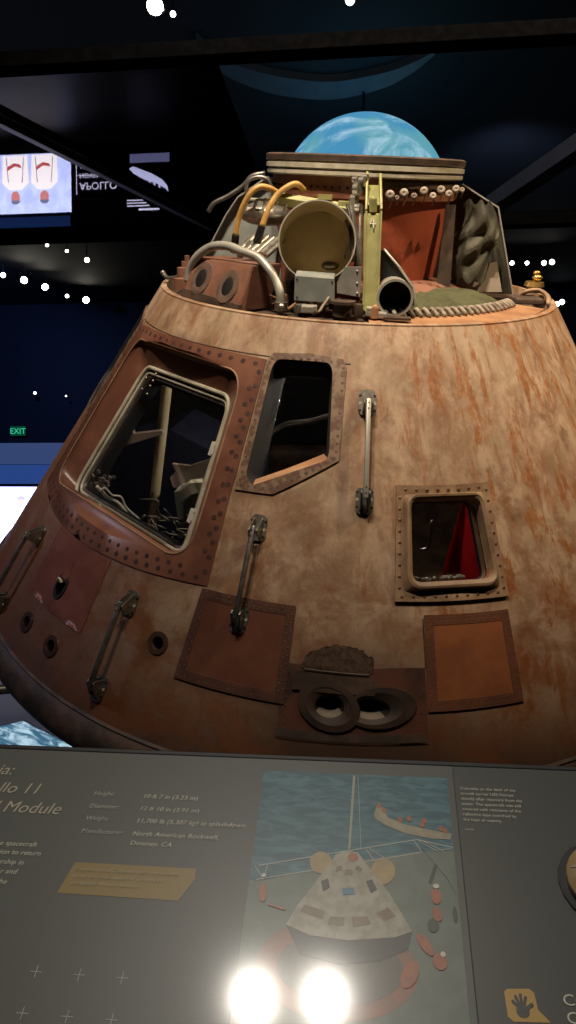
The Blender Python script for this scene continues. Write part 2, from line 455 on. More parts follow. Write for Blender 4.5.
for k, (d, ins, r, m) in enumerate(((-.074, .004, .010, 'cream'), (-.088, .022, .008, 'cream'), (-.098, .034, .007, 'dark_steel'))):
    bm = B(); tube(bm, [cp(t, z, d) for t, z in inset(opening, ins)], r, 8, closed=True)
    part('hatch_seal', bm, M[m], 180)
bm = B()
j0, j1 = inset(opening, .002), inset(opening, .045)
loft(bm, j0, -.075, j1, -.11); loft(bm, j1, -.11, inset(opening, .04), -.17)
part('hatch_jamb', bm, M['matte_black'], 30)
bm = B(); skin(bm, inset(opening, .028), (), -.093, -.097, .09)
part('hatch_pane', bm, M['glass'], label='clear plastic pane clipped into the hatch opening')
for th, z in ((-24.6 - 1.2, .98), (-24.6 - .9, .74)):
    bm = B(); m = frame(th, z)
    box(bm, m @ Vector((-.012, 0, -.078)), (.026, .06, .006), m.to_3x3(), .002)
    cyl(bm, m @ Vector((-.004, .018, -.078)), m @ Vector((-.004, .018, -.07)), .005); cyl(bm, m @ Vector((-.004, -.018, -.078)), m @ Vector((-.004, -.018, -.07)), .005)
    part('pane_clip', bm, M['white_part'])

# ---- rendezvous windows (right one in full view, the left one edge-on)
for mm in (0, 1):
    o_, i_ = (mir(rw_out), mir(rw_in)) if mm else (rw_out, rw_in)
    bm = B(); skin(bm, o_, [i_], .007, -.002, .05, 0)
    studs(bm, inset(o_, .0155), .030, .0085, .0065, 1, .10)
    fr = part('window_frame', bm, [M['rw_frame'], M['bolt_pocket']], 30)
    bm = B()
    q = inset(i_, .022)
    for (P0, d0_, P1, d1_) in ((i_, .007, inset(i_, .006), -.03), (inset(i_, .006), -.03, q, -.10)):
        for k, f in enumerate(loft(bm, P0, d0_, P1, d1_)):
            t0, z0 = P0[k]; t1, z1 = P0[(k + 1) % len(P0)]
            low = z0 < 1.05 and z1 < 1.06 and abs(t1 - t0) > .25 * abs(z1 - z0) / K * .3
            f.material_index = 0 if low and (t1 - t0) != 0 and abs(z1 - z0) < abs(t1 - t0) * K * 1.2 else 1
    loft(bm, q, -.10, inset(i_, .024), -.12, 1)
    bm2 = B(); S = [RWA, RWB, RWD, RWC]; S = [(2 * HC - t_, z_) for t_, z_ in S] if mm else S
    n_ = 8; up = [cp(S[0][0] + (S[1][0] - S[0][0]) * k / n_, S[0][1] + (S[1][1] - S[0][1]) * k / n_, .004) for k in range(n_ + 1)]; dn = [cp(S[3][0] + (S[2][0] - S[3][0]) * k / n_, S[3][1] + (S[2][1] - S[3][1]) * k / n_, -.06) for k in range(n_ + 1)]
    a_ = [bm2.verts.new(p) for p in up]; b_ = [bm2.verts.new(p) for p in dn]; c_ = [bm2.verts.new(p - nrm(S[0][0]) * .012) for p in dn]; d_ = [bm2.verts.new(p - nrm(S[0][0]) * .012) for p in up]
    for k in range(n_):
        for A1, B1 in ((a_, b_), (b_, c_), (c_, d_)): bm2.faces.new((A1[k], A1[k + 1], B1[k + 1], B1[k]))
    part('window_sill', bm2, M['dark_inside' if mm else 'orange_sill'], 30, fr)
    jm = part('window_reveal', bm, [M['matte_black'], M['matte_black']], 30, fr)
    bm = B(); skin(bm, q, (), -.101, -.106, .08)
    part('window_pane', bm, M['window_glass'], None, fr)

# ---- side window: frame stands proud of the hull
bm = B()
a0 = dense(sw_out, .03)
pr1 = rounded(inset(sw_out, .028), .012, 4); pr2 = rounded(inset(sw_out, .034), .045, 7)
top = inset(sw_in, -.012)
skin(bm, sw_out, [rounded(inset(sw_out, .030), .02, 5)], .012, -.002, .05, 0)
studs(bm, inset(sw_out, .015), .042, .0065, .012, 1, .4)
A = rounded(inset(sw_out, .029), .02, 8); C_ = rounded(inset(sw_out, .040), .055, 8)
loft(bm, A, .012, C_, .034); 
D_ = rounded([(10.6, .885), (23.0, .881), (23.4, .594), (10.3, .598)], .05, 8)
loft(bm, C_, .034, D_, .036)
E_ = rounded([(11.0, .872), (22.6, .868), (23.0, .607), (10.7, .611)], .035, 8)
loft(bm, D_, .036, E_, .028); loft(bm, E_, .028, E_, -.06, 0); loft(bm, E_, -.06, inset(E_, .003), -.075, 2)
fr = part('window_frame', bm, [M['tan_frame'], M['rivet'], M['dark_inside']], 35)
bm = B(); skin(bm, inset(E_, .003), (), -.020, -.026, .08)
part('window_pane', bm, M['window_glass'], None, fr)
bm = B()
random.seed(3)
for k in range(46):
    th = 11.6 + 11 * random.random() * .75; ball(bm, cp(th, .622 + .006 * random.random(), -.03 - .03 * random.random()), .005 + .004 * random.random(), (1, 1, .6), 6)
part('foil_scrap', bm, M['steel'], None, fr, 'crumpled silver foil along the window\'s lower edge')

# ---- access panels
def access(poly, m, label=None, d=.005, stud=True, gap=.03, strip=True):
    bm = B(); skin(bm, poly, (), d, -.003, .06, 0)
    if strip: skin(bm, poly, [dense(inset(poly, .032), .06)], d + .0015, d - .001, .06, 1)
    if stud:
        studs(bm, inset(poly, .010), gap, .0035, d + .0015, 2, .5); studs(bm, inset(poly, .023), gap, .0035, d + .0015, 2, .5)
    return part('access_panel', bm, [M[m], M['rust_strip'] if m == 'rust_panel' else M['dark_strip'], M['rivet']], 30, label=label)
access([(12.3, .5104), (24.55, .5042), (24.45, .2157), (12.1, .2183)], 'rust_panel', 'rust brown riveted panel')
access([(-18.6, .5205), (-5.0, .5199), (-4.96, .2212), (-19.2, .2266)], 'dark_panel', 'dark brown riveted panel')
bm = B()
mp = [(-35.5, .500), (-51.3, .497), (-50.8, .226), (-35.6, .2298)]
skin(bm, mp, [circle2(sext[0], sext[1] - .012, .036, 24, .8, 1.15)], .004, -.003, .05, 0)
studs(bm, inset(mp, .010), .025, .003, .004, 1, .5)
part('access_panel', bm, [M['maroon_panel'], M['rivet']], 30, label='maroon panel below the hatch')
bm = B(); skin(bm, [(-6.0, .345), (12.0, .350), (11.9, .125), (-5.2, .12)], [eyeL, eyeR], .003, -.003, .05, 0)
skin(bm, [(-5.6, .15), (11.6, .155), (11.7, .13), (-5.4, .125)], (), .0045, .002, .05, 1)
studs(bm, [(-4.9, .33), (-4.7, .14)], .03, .0035, .004, 1, .5, False); studs(bm, [(11.2, .33), (11.2, .14)], .03, .0035, .004, 1, .5, False)
part('vent_panel', bm, [M['vent_panel'], M['deck_dark']], 30)
# plain tan panel above the vents, thin raised seams
for ln in ([(12.1, .50), (12.1, .35), (5.6, .349)], [(-5.0, .515), (-5.2, .345)]):
    bm = B(); tube(bm, [cp(t, z, .001) for t, z in dense(ln, .05)[:-1]] if len(ln) < 3 else [cp(t, z, .001) for t, z in ln], .0025, 5)
    part('panel_seam', bm, M['deck_dark'])
bm = B()
for z0 in (1.312,):
    tube(bm, [cp(t, z0, .0) for t in range(-72, 1, 2)], .0028, 5)
for zz, a, b in ((1.405, -80, 60),):
    pass
part('panel_seam', bm, M['deck_dark'])

# ---- round ports
for t, z, r in ports:
    bm = B(); m = frame(t, z)
    lathe(bm, [(r * 1.9, .000), (r * 1.85, .005), (r * 1.05, .005), (r, .0), (r * .9, -.10), (.001, -.10)], 28, mat=m)
    for i, f in enumerate(bm.faces): f.material_index = 1 if (m.inverted() @ f.calc_center_median()).z < -.004 else 0
    part('round_port', bm, [M['port_ring'], M['hole']], 30)
# sextant port: teardrop cowl with a pale tip
bm = B(); m = frame(*sext)
lathe(bm, [(.052, .002), (.050, .009), (.036, .009), (.034, -.02), (.030, -.14), (.001, -.14)], 28, mat=m @ Matrix.Translation((0, -.012, 0)) @ Matrix.Diagonal((.8, 1.2, 1, 1)))
part('sextant_port', bm, M['hole'], 30)
bm = B()
prism(bm, [m @ Vector(p) for p in ((-.020, .02, .004), (-.012, .06, .004), (.010, .105, .003), (.016, .06, .004), (.022, .025, .004))], nrm(sext[0]) * .006)
ball(bm, m @ Vector((0, .03, -.004)), .026, (.8, 1.1, .5), 12, 0, m.to_3x3())
part('sextant_cowl', bm, M['maroon_panel'], 40)
bm = B(); tube(bm, spline([m @ Vector(p) for p in ((-.022, -.005, .014), (-.015, .012, .022), (.002, .012, .024), (.012, .003, .018))], 5), .0065, 8)
part('sextant_tip', bm, M['white_part'], 180)
bm = B()
p = frame(-54, .36)
# ---- steam vents like a pair of eyes
def egg(c, rx, ry, tilt, n=48):
    R = (RB - TA * c[1]) * PI / 180; out = []
    for k in range(n):
        a = 2 * PI * k / n; u, v = rx * math.cos(a), ry * math.sin(a)
        u, v = u * math.cos(tilt) - v * math.sin(tilt), u * math.sin(tilt) + v * math.cos(tilt)
        out.append((c[0] + u / R, c[1] + v * CA))
    return out
for (hc_, src, oc, rx, ry, tl, hr) in ((VL, eyeL, (0.29,0.2304), .118, .088, -.35, (.054, .041)), (VR, eyeR, (6.48,0.2323), .130, .074, .12, (.070, .037))):
    bm = B(); n = len(src)
    outer = egg(oc, rx, ry, tl, 24); mid_ = egg(((oc[0] + hc_[0]) / 2, (oc[1] + hc_[1]) / 2), (rx + hr[0]) * .5, (ry + hr[1]) * .5, tl, 24)
    loft(bm, outer, .003, egg(oc, rx * .985, ry * .98, tl, 24), .012); loft(bm, egg(oc, rx * .985, ry * .98, tl, 24), .012, mid_, .0135 if src is eyeL else .0125); loft(bm, mid_, .0135 if src is eyeL else .0125, src, .004)
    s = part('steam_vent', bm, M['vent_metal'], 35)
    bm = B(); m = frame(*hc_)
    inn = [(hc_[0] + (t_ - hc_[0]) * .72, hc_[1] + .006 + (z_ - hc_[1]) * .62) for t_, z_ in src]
    for k, f in enumerate(loft(bm, src, .004, inn, -.030)): f.material_index = 0 if src[k][1] < hc_[1] - .017 and src[(k + 1) % len(src)][1] < hc_[1] - .017 else 1  # lower wall faces paler: the light on them is put into the colour
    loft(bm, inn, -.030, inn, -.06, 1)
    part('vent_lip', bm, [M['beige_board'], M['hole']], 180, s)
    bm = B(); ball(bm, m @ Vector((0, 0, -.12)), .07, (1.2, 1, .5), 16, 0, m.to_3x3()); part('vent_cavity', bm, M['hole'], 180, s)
bm = B(); skin(bm, [(-4.0, .330), (5.6, .325), (5.7, .268), (-4.2, .270)], (), .012, -.002, .05)
tube(bm, [cp(t, .332 - .0006 * t, .014) for t in range(-3, 6)], .004, 6)
part('vent_bracket', bm, M['char'], 30)
bm = B(); random.seed(11)
pl = [(-3.4, .335), (5.5, .332), (5.6, .36), (5.2, .385), (4.6, .392), (4.2, .402), (3.4, .404), (2.6, .415), (1.6, .412), (.8, .418), (-.2, .408), (-1.0, .405), (-1.6, .392), (-2.6, .385), (-3.0, .365)][::1]
pl2 = []
for p_, q_ in zip(pl, pl[1:] + pl[:1]):
    for k in range(3): pl2.append((p_[0] + (q_[0] - p_[0]) * k / 3 + random.uniform(-.16, .16), p_[1] + (q_[1] - p_[1]) * k / 3 + random.uniform(-.004, .004)))
skin(bm, pl2, (), .004, -.001, .014, 0)
for v in bm.verts:
    t_ = math.degrees(math.atan2(v.co.x, -v.co.y)); v.co += nrm(t_) * random.uniform(0, .006)
o = part('soot_deposit', bm, M['soot'], 180, label='crumbly brown soot above the vents')

# ---- grab handles
def handle(th, z1, z0, m='steel', m2='dark_steel', barm='alu'):
    F = frame(th, (z1 + z0) / 2); L = (z1 - z0) / CA / 2
    R3 = F.to_3x3()
    bm = B()
    y1, y0 = L - .035, -L + .04
    # flat bar standing off the hull, rounded ends
    box(bm, F @ Vector((0, (y1 + y0) / 2, .062)), (.019, y1 - y0 + .02, .020), R3, .006)
    for y in (y1 - .008, y1 - .03, y0 + .008, y0 + .03):
        cyl(bm, F @ Vector((0, y, .070)), F @ Vector((0, y, .0735)), .0032, seg=8, mi=1)
    h = part('grab_handle', bm, [M[barm], M['black']], 40)
    for y, s in ((y1, 1), (y0, -1)):
        bm = B()
        pl = [(-.035, -.020), (-.024, -.038), (.024, -.038), (.035, -.020), (.029, .032), (.018, .040), (-.018, .040), (-.029, .032)]
        prism(bm, [F @ Vector((px, y + py * s * 1.28 + .010 * s, .001)) for px, py in pl], F.to_3x3() @ Vector((0, 0, .009)))
        for sx in (-1, 1):
            prism(bm, [F @ Vector((sx * .0185, y + a * s, b)) for a, b in ((-.030, .008), (.048, .008), (.042, .026), (.010, .056), (-.008, .068), (-.02, .06))], F.to_3x3() @ Vector((-sx * .006, 0, 0)))
            for yy, mi, rr, zz in ((.036, 1, .0060, .0105), (.006, 2, .006, .012), (-.022, 1, .0055, .0105)):
                cyl(bm, F @ Vector((sx * .0275, y + yy * s, .008)), F @ Vector((sx * .0275, y + yy * s, zz)), rr, seg=10, mi=mi)
        part('bracket', bm, [M[m2 if s < 0 else m], M['black'], M['cream']], 35, h)
handle(3.72, 1.205, .840)
handle(-12.33, .765, .425, 'steel', 'dark_steel', 'dark_steel')
handle(-29.0, .420, .078, 'steel', 'dark_steel', 'dark_steel')
handle(-56.3, .415, .060, 'steel', 'dark_steel', 'dark_steel')

# ---- what shows inside the cabin
inner = thing_inner = None
bm = B(); tube(bm, [(-0.8694,-0.45,1.019), (-0.9826,-0.45,0.1805)], .026, 14); part('cabin_strut', bm, M['bronze'], 40)
bm = B(); tube(bm, spline([(-0.7665,-0.62,1.121), (-0.7163,-0.6,1.063), (-0.6273,-0.58,1.021), (-0.4995,-0.56,1.009)], 6), .016, 10); part('cabin_pipe', bm, M['grey_paint'], 180)
bm = B(); prism(bm, [(-0.8425,-0.55,0.5804), (-0.8119,-0.55,0.6142), (-0.8308,-0.55,0.6546), (-0.742,-0.55,0.6506), (-0.6189,-0.55,0.7007), (-0.619,-0.55,0.6126), (-0.743,-0.55,0.5772), (-0.7839,-0.55,0.521), (-0.8287,-0.55,0.5336)], (0, .02, 0)); part('cabin_bracket', bm, M['pink_grey'])
bm = B(); prism(bm, [(-0.8004,-0.65,0.5503), (-0.6494,-0.65,0.5928), (-0.6504,-0.65,0.4354), (-0.784,-0.65,0.4034)], (.02, .22, 0)); part('cabin_equipment_box', bm, M['grey_paint'])
bm = B(); prism(bm, [(-0.7668,-0.69,0.5694), (-0.7131,-0.69,0.6194), (-0.632,-0.69,0.6305), (-0.6466,-0.69,0.5887), (-0.714,-0.69,0.5579)], (0, .02, .01)); part('cabin_folded_cloth', bm, M['cream'])
bm = B(); tube(bm, spline([(-1.105,-0.86,0.6436), (-1.068,-0.84,0.5837), (-1.024,-0.82,0.5485), (-0.9863,-0.8,0.4815), (-0.9323,-0.78,0.4196)], 6), .009, 8)
tube(bm, spline([(-1.088,-0.86,0.6153), (-1.068,-0.86,0.6365), (-1.044,-0.84,0.5955), (-1.009,-0.82,0.5798), (-0.9939,-0.8,0.5219), (-0.9404,-0.78,0.4554)], 6), .005, 8)
part('hatch_latch', bm, M['white_part'], 180)
bm = B(); cyl(bm, (-1.097,-0.9,0.5624), (-0.9979,-0.86,0.472), .017); part('latch_cylinder', bm, M['cream'], 40)
bm = B(); random.seed(5)
for (x, z_) in ((0, 0), (1, 1), (2, 0), (0, 2), (2, 2), (1, 3)): pass
for p in ((-0.8645,-0.84,1.151), (-0.8397,-0.82,1.135), (-0.851,-0.83,1.115), (-0.881,-0.85,1.105), (-0.8627,-0.84,1.081), (-0.8256,-0.82,1.166)): ball(bm, p, .006, seg=8)
part('jamb_studs', bm, M['steel'], 180)
bm = B()
c = Vector((-0.7032,-0.62,1.041))
for k in range(5): ball(bm, c + Vector((.012 * math.cos(k * 1.257), 0, .012 * math.sin(k * 1.257))), .009, (1, .3, 1), 8)
part('cabin_flower_patch', bm, M['blue_patch'], 180, label='light blue flower shape')
bm = B(); prism(bm, [(-1.109,-0.6,0.7452), (-1.075,-0.6,0.8177), (-1.038,-0.6,0.8003), (-1.024,-0.6,0.8804), (-0.9983,-0.6,0.8129), (-0.8627,-0.6,0.837), (-0.8583,-0.6,0.8224), (-1.08,-0.6,0.7371)], (0, .03, 0)); part('cabin_cover', bm, M['pink_grey'])
bm = B(); prism(bm, [(-1.352,-0.3,0.6026), (-0.8968,-0.3,0.743), (-0.48,-0.3,0.5537), (-0.4706,-0.3,0.0275), (-1.428,-0.3,-0.0542)], (.05, .4, 0)); part('crew_couch', bm, M['navy'])
bm = B(); random.seed(9)
for k in range(26):
    a = Vector((-0.7228,-0.66,0.3859)) + Vector((random.uniform(-.22, .06), random.uniform(-.05, .1), random.uniform(-.06, .05)))
    tube(bm, spline([a, a + Vector((random.uniform(-.06, .06), .02, random.uniform(-.04, .06))), a + Vector((random.uniform(-.1, .1), .03, random.uniform(-.05, .05)))], 4), .005, 6)
part('cabin_wiring', bm, M['dark_steel'], 180)
bm = B(); random.seed(10)
for k in range(16):
    a = Vector((-1.096,-0.84,0.6656)) + Vector((random.uniform(-.03, .05), random.uniform(-.02, .05), random.uniform(-.05, .03)))
    box(bm, a, (.018, .015, .012), Matrix.Rotation(random.random() * 3, 3, 'Y'), .002)
part('latch_fittings', bm, M['dark_steel'])
bm = B(); tube(bm, spline([(-0.3719,-0.95,0.8992), (-0.332,-0.94,0.9564), (-0.2547,-0.93,1.011), (-0.1431,-0.92,1.033), (-0.0495,-0.91,1.066)], 6), .02, 10, flat=.5); part('window_shade_rail', bm, M['dark_steel'], 180)
# red cover behind the side window, and dark gear beside it
bm = B()
rows = []
for i in range(9):
    t = i / 8
    a = Vector((0.5866,-0.85,0.7094)).lerp(Vector((0.6816,-0.95,0.3034)), t); b = Vector((0.5573,-0.72,0.6522)).lerp(Vector((0.4885,-0.72,0.1539)), t ** .4)
    rows.append([bm.verts.new(a.lerp(b, s / 8) + Vector((0, .10 * math.sin(PI * s / 8), 0)) * 1) for s in range(9)])
for i in range(8):
    for j in range(8): bm.faces.new((rows[i][j], rows[i][j + 1], rows[i + 1][j + 1], rows[i + 1][j]))
bmesh.ops.solidify(bm, geom=bm.faces[:], thickness=.02)
part('couch_cover', bm, M['red_cloth'], 60, label='red curved cover inside the side window')
bm = B(); tube(bm, spline([(0.4031,-0.9,0.6118), (0.4054,-0.9,0.5145), (0.4011,-0.9,0.4744), (0.3671,-0.9,0.4616)], 5), .008, 8); part('cabin_hose', bm, M['dark_steel'], 180)

# ------------------------------------------------------------------ forward compartment
bm = B()
lathe(bm, [(.966, H - .002), (.966, H + .006), (.940, H + .008), (.936, H - .05)], 128, mi=0)
part('rim_ring', bm, M['hull'], 40)
bm = B()
lathe(bm, [(.938, H - .05), (.90, H - .045), (.86, H - .012), (.5, H - .008), (.01, H - .008)], 96)
part('upper_deck', bm, M['deck_dark'], 30)
bm = B(); lathe(bm, [(.775, H - .006), (.78, H + .006), (.915, H - .002), (.92, H - .02)], 40, rad(4), rad(72))
part('deck_skirt', bm, M['deck_tan'], 30)
bm = B(); lathe(bm, [(.30, H + .10), (.44, H + .085), (.56, H + .025), (.60, H - .008)], 40, rad(2), rad(80))
part('tunnel_fairing', bm, M['box_brown'], 40)
# tunnel with its red skirt, collar and the docking ring on top
bm = B(); lathe(bm, [(.375, 1.45), (.380, 1.54), (.398, 1.74), (.412, 1.885), (.395, 1.89), (.38, 1.80)], 72)
part('tunnel_skirt', bm, M['orange_skirt'], 40, label='orange red fabric skirt round the tunnel')
bm = B(); lathe(bm, [(.40, 1.875), (.430, 1.88), (.432, 1.968), (.40, 1.97)], 72, mi=0)
for k in range(80):
    a = 2 * PI * k / 80; ball(bm, (.433 * math.sin(a), -.433 * math.cos(a), 1.922), .006, seg=6, mi=1)
part('tunnel_collar', bm, [M['collar'], M['black']], 40)
bm = B()
lathe(bm, [(.34, 1.966), (.452, 1.966), (.460, 1.972), (.460, 1.986), (.453, 1.989), (.453, 1.994), (.464, 1.997), (.464, 2.016), (.456, 2.019), (.456, 2.023), (.466, 2.026)], 96, mi=0)
lathe(bm, [(.466, 2.026), (.468, 2.048), (.455, 2.054), (.40, 2.054), (.38, 2.03), (.34, 2.02), (.34, 1.966)], 96, mi=1)
part('docking_ring', bm, [M['cream'], M['deck_dark']], 30)
bm = B()
for px in (.05, .16, .26): pass
lathe(bm, [(.41, 1.93), (.445, 1.93), (.445, 1.955), (.41, 1.955)], 20, rad(12), rad(70), closed=True)
part('collar_bracket', bm, M['deck_dark'])
# cord toggles round the collar
for p, r in (((0.115,-0.46,1.904), .022), ((0.1734,-0.45,1.913), .021), ((0.2171,-0.44,1.903), .015), ((0.2577,-0.43,1.924), .020), ((0.2985,-0.42,1.906), .017), ((0.3312,-0.4,1.931), .020), ((0.3688,-0.38,1.916), .018), ((0.3993,-0.35,1.936), .018), ((0.4288,-0.32,1.933), .013), ((0.1459,-0.45,1.893), .013)):
    bm = B(); c = Vector(p); a = random.uniform(-.6, .6)
    R = Matrix.Translation(c) @ Matrix.Rotation(rad(78), 4, 'X') @ Matrix.Rotation(a, 4, 'Z')
    tube(bm, [R @ Vector((r * .48 * math.cos(t * .628), r * .48 * math.sin(t * .628), 0)) for t in range(10)], r * .46, 8, closed=True)
    ball(bm, c + Vector((r * .4, .01, -r * .8)), r * .35, (1, 1, 1), 8)
    tube(bm, [c + Vector((r * .2, .01, 0)), c + Vector((r * .3, .015, -r * 1.6)), c + Vector((r * .1, .03, -r * 2.4))], r * .16, 6)
    part('cord_toggle', bm, M['cord'], 180)

# gusset plates left and right (in the plane across the axis), the front one a yellow-green beam
def gusset(poly, m, flange, lab, y=0.02):
    bm = B(); prism(bm, [(x, y, z) for x, z in poly], (0, .012, 0), 0)
    edge = poly[:-2] if False else poly
    part_ = part('gusset_plate', bm, M[m], label=lab)
    bm = B(); P = [Vector((x, y - .004, z)) for x, z in flange]
    for a, b in zip(P, P[1:]):
        d = b - a; R = Matrix((d.normalized(), Vector((0, 1, 0)), d.normalized().cross(Vector((0, 1, 0))))).transposed()
        box(bm, (a + b) / 2, (d.length + .006, .05, .007), R, .001)
    part('gusset_flange', bm, M['alu'], None, part_)
gusset([(.40, 1.95), (.468, 1.95), (.645, 1.857), (.775, 1.46), (.38, 1.46)], 'khaki', [(.468, 1.95), (.645, 1.857), (.775, 1.46)], 'dark olive gusset plate with pale edge')
gusset([(-.40, 1.95), (-.462, 1.947), (-.603, 1.852), (-.66, 1.77), (-.83, 1.46), (-.38, 1.46)], 'grey_paint', [(-.462, 1.947), (-.603, 1.852), (-.66, 1.77), (-.83, 1.46)], 'grey gusset plate with pale edge')
bm = B()
def beam(bm, a, b, w, t, m=0):
    a = Vector(a); b = Vector(b); d = (b - a)
    x = Vector((1, 0, 0)); y = d.normalized().cross(x).normalized(); x = y.cross(d.normalized())
    R = Matrix((x, y, d.normalized())).transposed(); box(bm, (a + b) / 2, (w, t, d.length), R, .003, m)
beam(bm, (0.0429,-0.66,1.835), (0.0635,-0.8,1.471), .064, .018)
beam(bm, (0.0189,-0.64,1.833), (0.0355,-0.78,1.466), .008, .07); beam(bm, (0.0795,-0.64,1.836), (0.0923,-0.78,1.469), .008, .07)
part('front_gusset', bm, M['zinc'], label='yellow green front gusset beam')
gus = bpy.data.objects['front_gusset']
bm = B()
beam(bm, (0.0121,-0.52,1.974), (0.0189,-0.64,1.833), .010, .06); beam(bm, (0.0661,-0.52,1.968), (0.0795,-0.64,1.836), .010, .06)
beam(bm, (0.044,-0.52,1.937), (0.049,-0.62,1.864), .060, .012)
cyl(bm, (0.0426,-0.66,1.888), (0.0463,-0.66,1.843), .016); ball(bm, (0.0426,-0.66,1.888), .016)
part('gusset_fork', bm, M['zinc'], 40, gus)
bm = B()   # painted 4
for a, b in (((0.0461,-0.685,1.818), (0.0384,-0.69,1.799)), ((0.0384,-0.69,1.799), (0.0596,-0.69,1.8)), ((0.0505,-0.685,1.818), (0.0523,-0.7,1.785))):
    tube(bm, [a, b], .0028, 5)
part('number_mark', bm, M['white_part'], None, gus)
# black plate and short tube right of the beam
bm = B(); prism(bm, [(0.0909,-0.66,1.699), (0.1113,-0.66,1.7), (0.2406,-0.66,1.555), (0.2575,-0.66,1.433), (0.1067,-0.66,1.421)], (0, .012, 0))
bp = part('black_plate', bm, M['black'])
bm = B(); tube(bm, [(0.1026,-0.668,1.704), (0.1746,-0.668,1.633), (0.2355,-0.668,1.56), (0.2492,-0.668,1.508), (0.2528,-0.668,1.434)], .005, 6); part('plate_edge', bm, M['alu'], 180, bp)
def pipe_open(c, d, ro, ri, L, name, m, mi, seg=40, back=True):
    bm = B(); d = Vector(d).normalized(); c = Vector(c)
    mt = Matrix.Translation(c) @ align(d).to_4x4()
    pr_ = [(ri * .999, -L + .01), (ri, 0), (ro, 0), (ro, -L)]
    if back: pr_ = [(.001, -L + .01)] + pr_
    lathe(bm, pr_, seg, mat=mt)
    inv = mt.inverted()
    for f in bm.faces:
        q = inv @ f.calc_center_median()
        f.material_index = 1 if math.hypot(q.x, q.y) < (ri + ro) / 2 - .0005 and q.z < -.003 else 0
    return part(name, bm, [m, mi], 40)
VD = Vector((0, -.97, .10))
pipe_open((0.159,-0.8,1.531), (0.03, -1, .05), .074, .064, .16, 'vent_tube', M['alu'], M['black'])
can = pipe_open((-0.1695,-0.74,1.729), (.04, -1, .22), .157, .152, .25, 'parachute_mortar', M['alu'], M['bronze'], 64)
bm = B(); ball(bm, Vector((-0.1191,-0.52,1.611)), .038, (1, .5, .5), 14); part('mortar_plug', bm, M['dark_steel'], 180, can)
bm = B(); beam(bm, (-0.3778,-0.46,1.872), (-0.023,-0.5,1.833), .03, .05); box(bm, (-0.1576,-0.5,1.886), (.06, .02, .02)); box(bm, (-0.0753,-0.5,1.854), (.05, .03, .04), None, .003)
part('cross_beam', bm, M['zinc'])
# linkage between mortar and beam
bm = B()
tube(bm, spline([(-0.0418,-0.62,1.883), (-0.0266,-0.64,1.789), (-0.003,-0.66,1.695), (-0.0048,-0.68,1.61)], 6), .013, 10)
tube(bm, [(-0.0039,-0.62,1.865), (0.0096,-0.68,1.638)], .009, 8)
tube(bm, spline([(-0.0606,-0.64,1.807), (-0.0359,-0.66,1.752), (-0.02,-0.68,1.649)], 5), .008, 8)
for p, r in (((-0.0245,-0.6,1.921), .028), ((-0.0339,-0.6,1.883), .022), ((-0.0066,-0.58,1.951), .020), ((-0.015,-0.62,1.85), .020), ((0.0044,-0.56,1.966), .014), ((-0.0358,-0.56,1.957), .013)):
    cyl(bm, Vector(p) + Vector((-.008, 0, 0)), Vector(p) + Vector((.012, -.01, .002)), r, seg=14); cyl(bm, Vector(p) + Vector((0, -.02, 0)), Vector(p) + Vector((0, .02, 0)), r * .5, seg=10)
part('release_linkage', bm, M['steel'], 40)
bm = B(); tube(bm, spline([(-0.0608,-0.62,1.863), (-0.045,-0.65,1.82), (-0.0394,-0.68,1.749), (-0.0536,-0.7,1.665)], 6), .006, 8); part('release_cable', bm, M['black'], 180)
# grey box, bracket, brown drum, small blocks on the deck edge
bm = B(); prism(bm, [(-0.2478,-0.8,1.597), (-0.0905,-0.8,1.593), (-0.0846,-0.8,1.499), (-0.248,-0.8,1.502)], (0, .10, .01))
for p in ((-0.2393,-0.8,1.585), (-0.0978,-0.8,1.581), (-0.2362,-0.8,1.515), (-0.0975,-0.8,1.51)): ball(bm, p, .004, seg=6, mi=1)
part('grey_electronics_box', bm, [M['grey_paint'], M['black']])
bm = B(); prism(bm, [(-0.078,-0.78,1.575), (-0.05,-0.78,1.639), (0.0178,-0.78,1.642), (0.0187,-0.78,1.525), (-0.0755,-0.78,1.536)], (0, .008, 0))
for p in ((-0.0009,-0.78,1.626), (0.0025,-0.78,1.579), (0.0054,-0.78,1.54)): ball(bm, p, .005, seg=6)
part('bracket_plate', bm, M['alu'])
bm = B(); c = Vector((-0.0488,-0.8,1.449)); cyl(bm, c, c + Vector((0, 0, .05)), .040); cyl(bm, c + Vector((0, 0, .05)), c + Vector((0, 0, .062)), .052); part('brown_drum', bm, M['deck_dark'], 40)
bm = B(); box(bm, (-0.1816,-0.86,1.48), (.062, .05, .028), None, .004); box(bm, (-0.1563,-0.885,1.485), (.012, .004, .018), None, 0, 0); part('connector_block', bm, M['alu'])
bm = B(); box(bm, (0.0876,-0.83,1.469), (.085, .04, .02), Matrix.Rotation(.08, 3, 'Y'), .003); box(bm, (0.07,-0.83,1.488), (.045, .04, .014), None, .003); part('connector_block', bm, M['alu'])
bm = B(); box(bm, (0.1718,-0.85,1.461), (.11, .04, .012), None, .003); part('foot_plate', bm, M['deck_dark'])
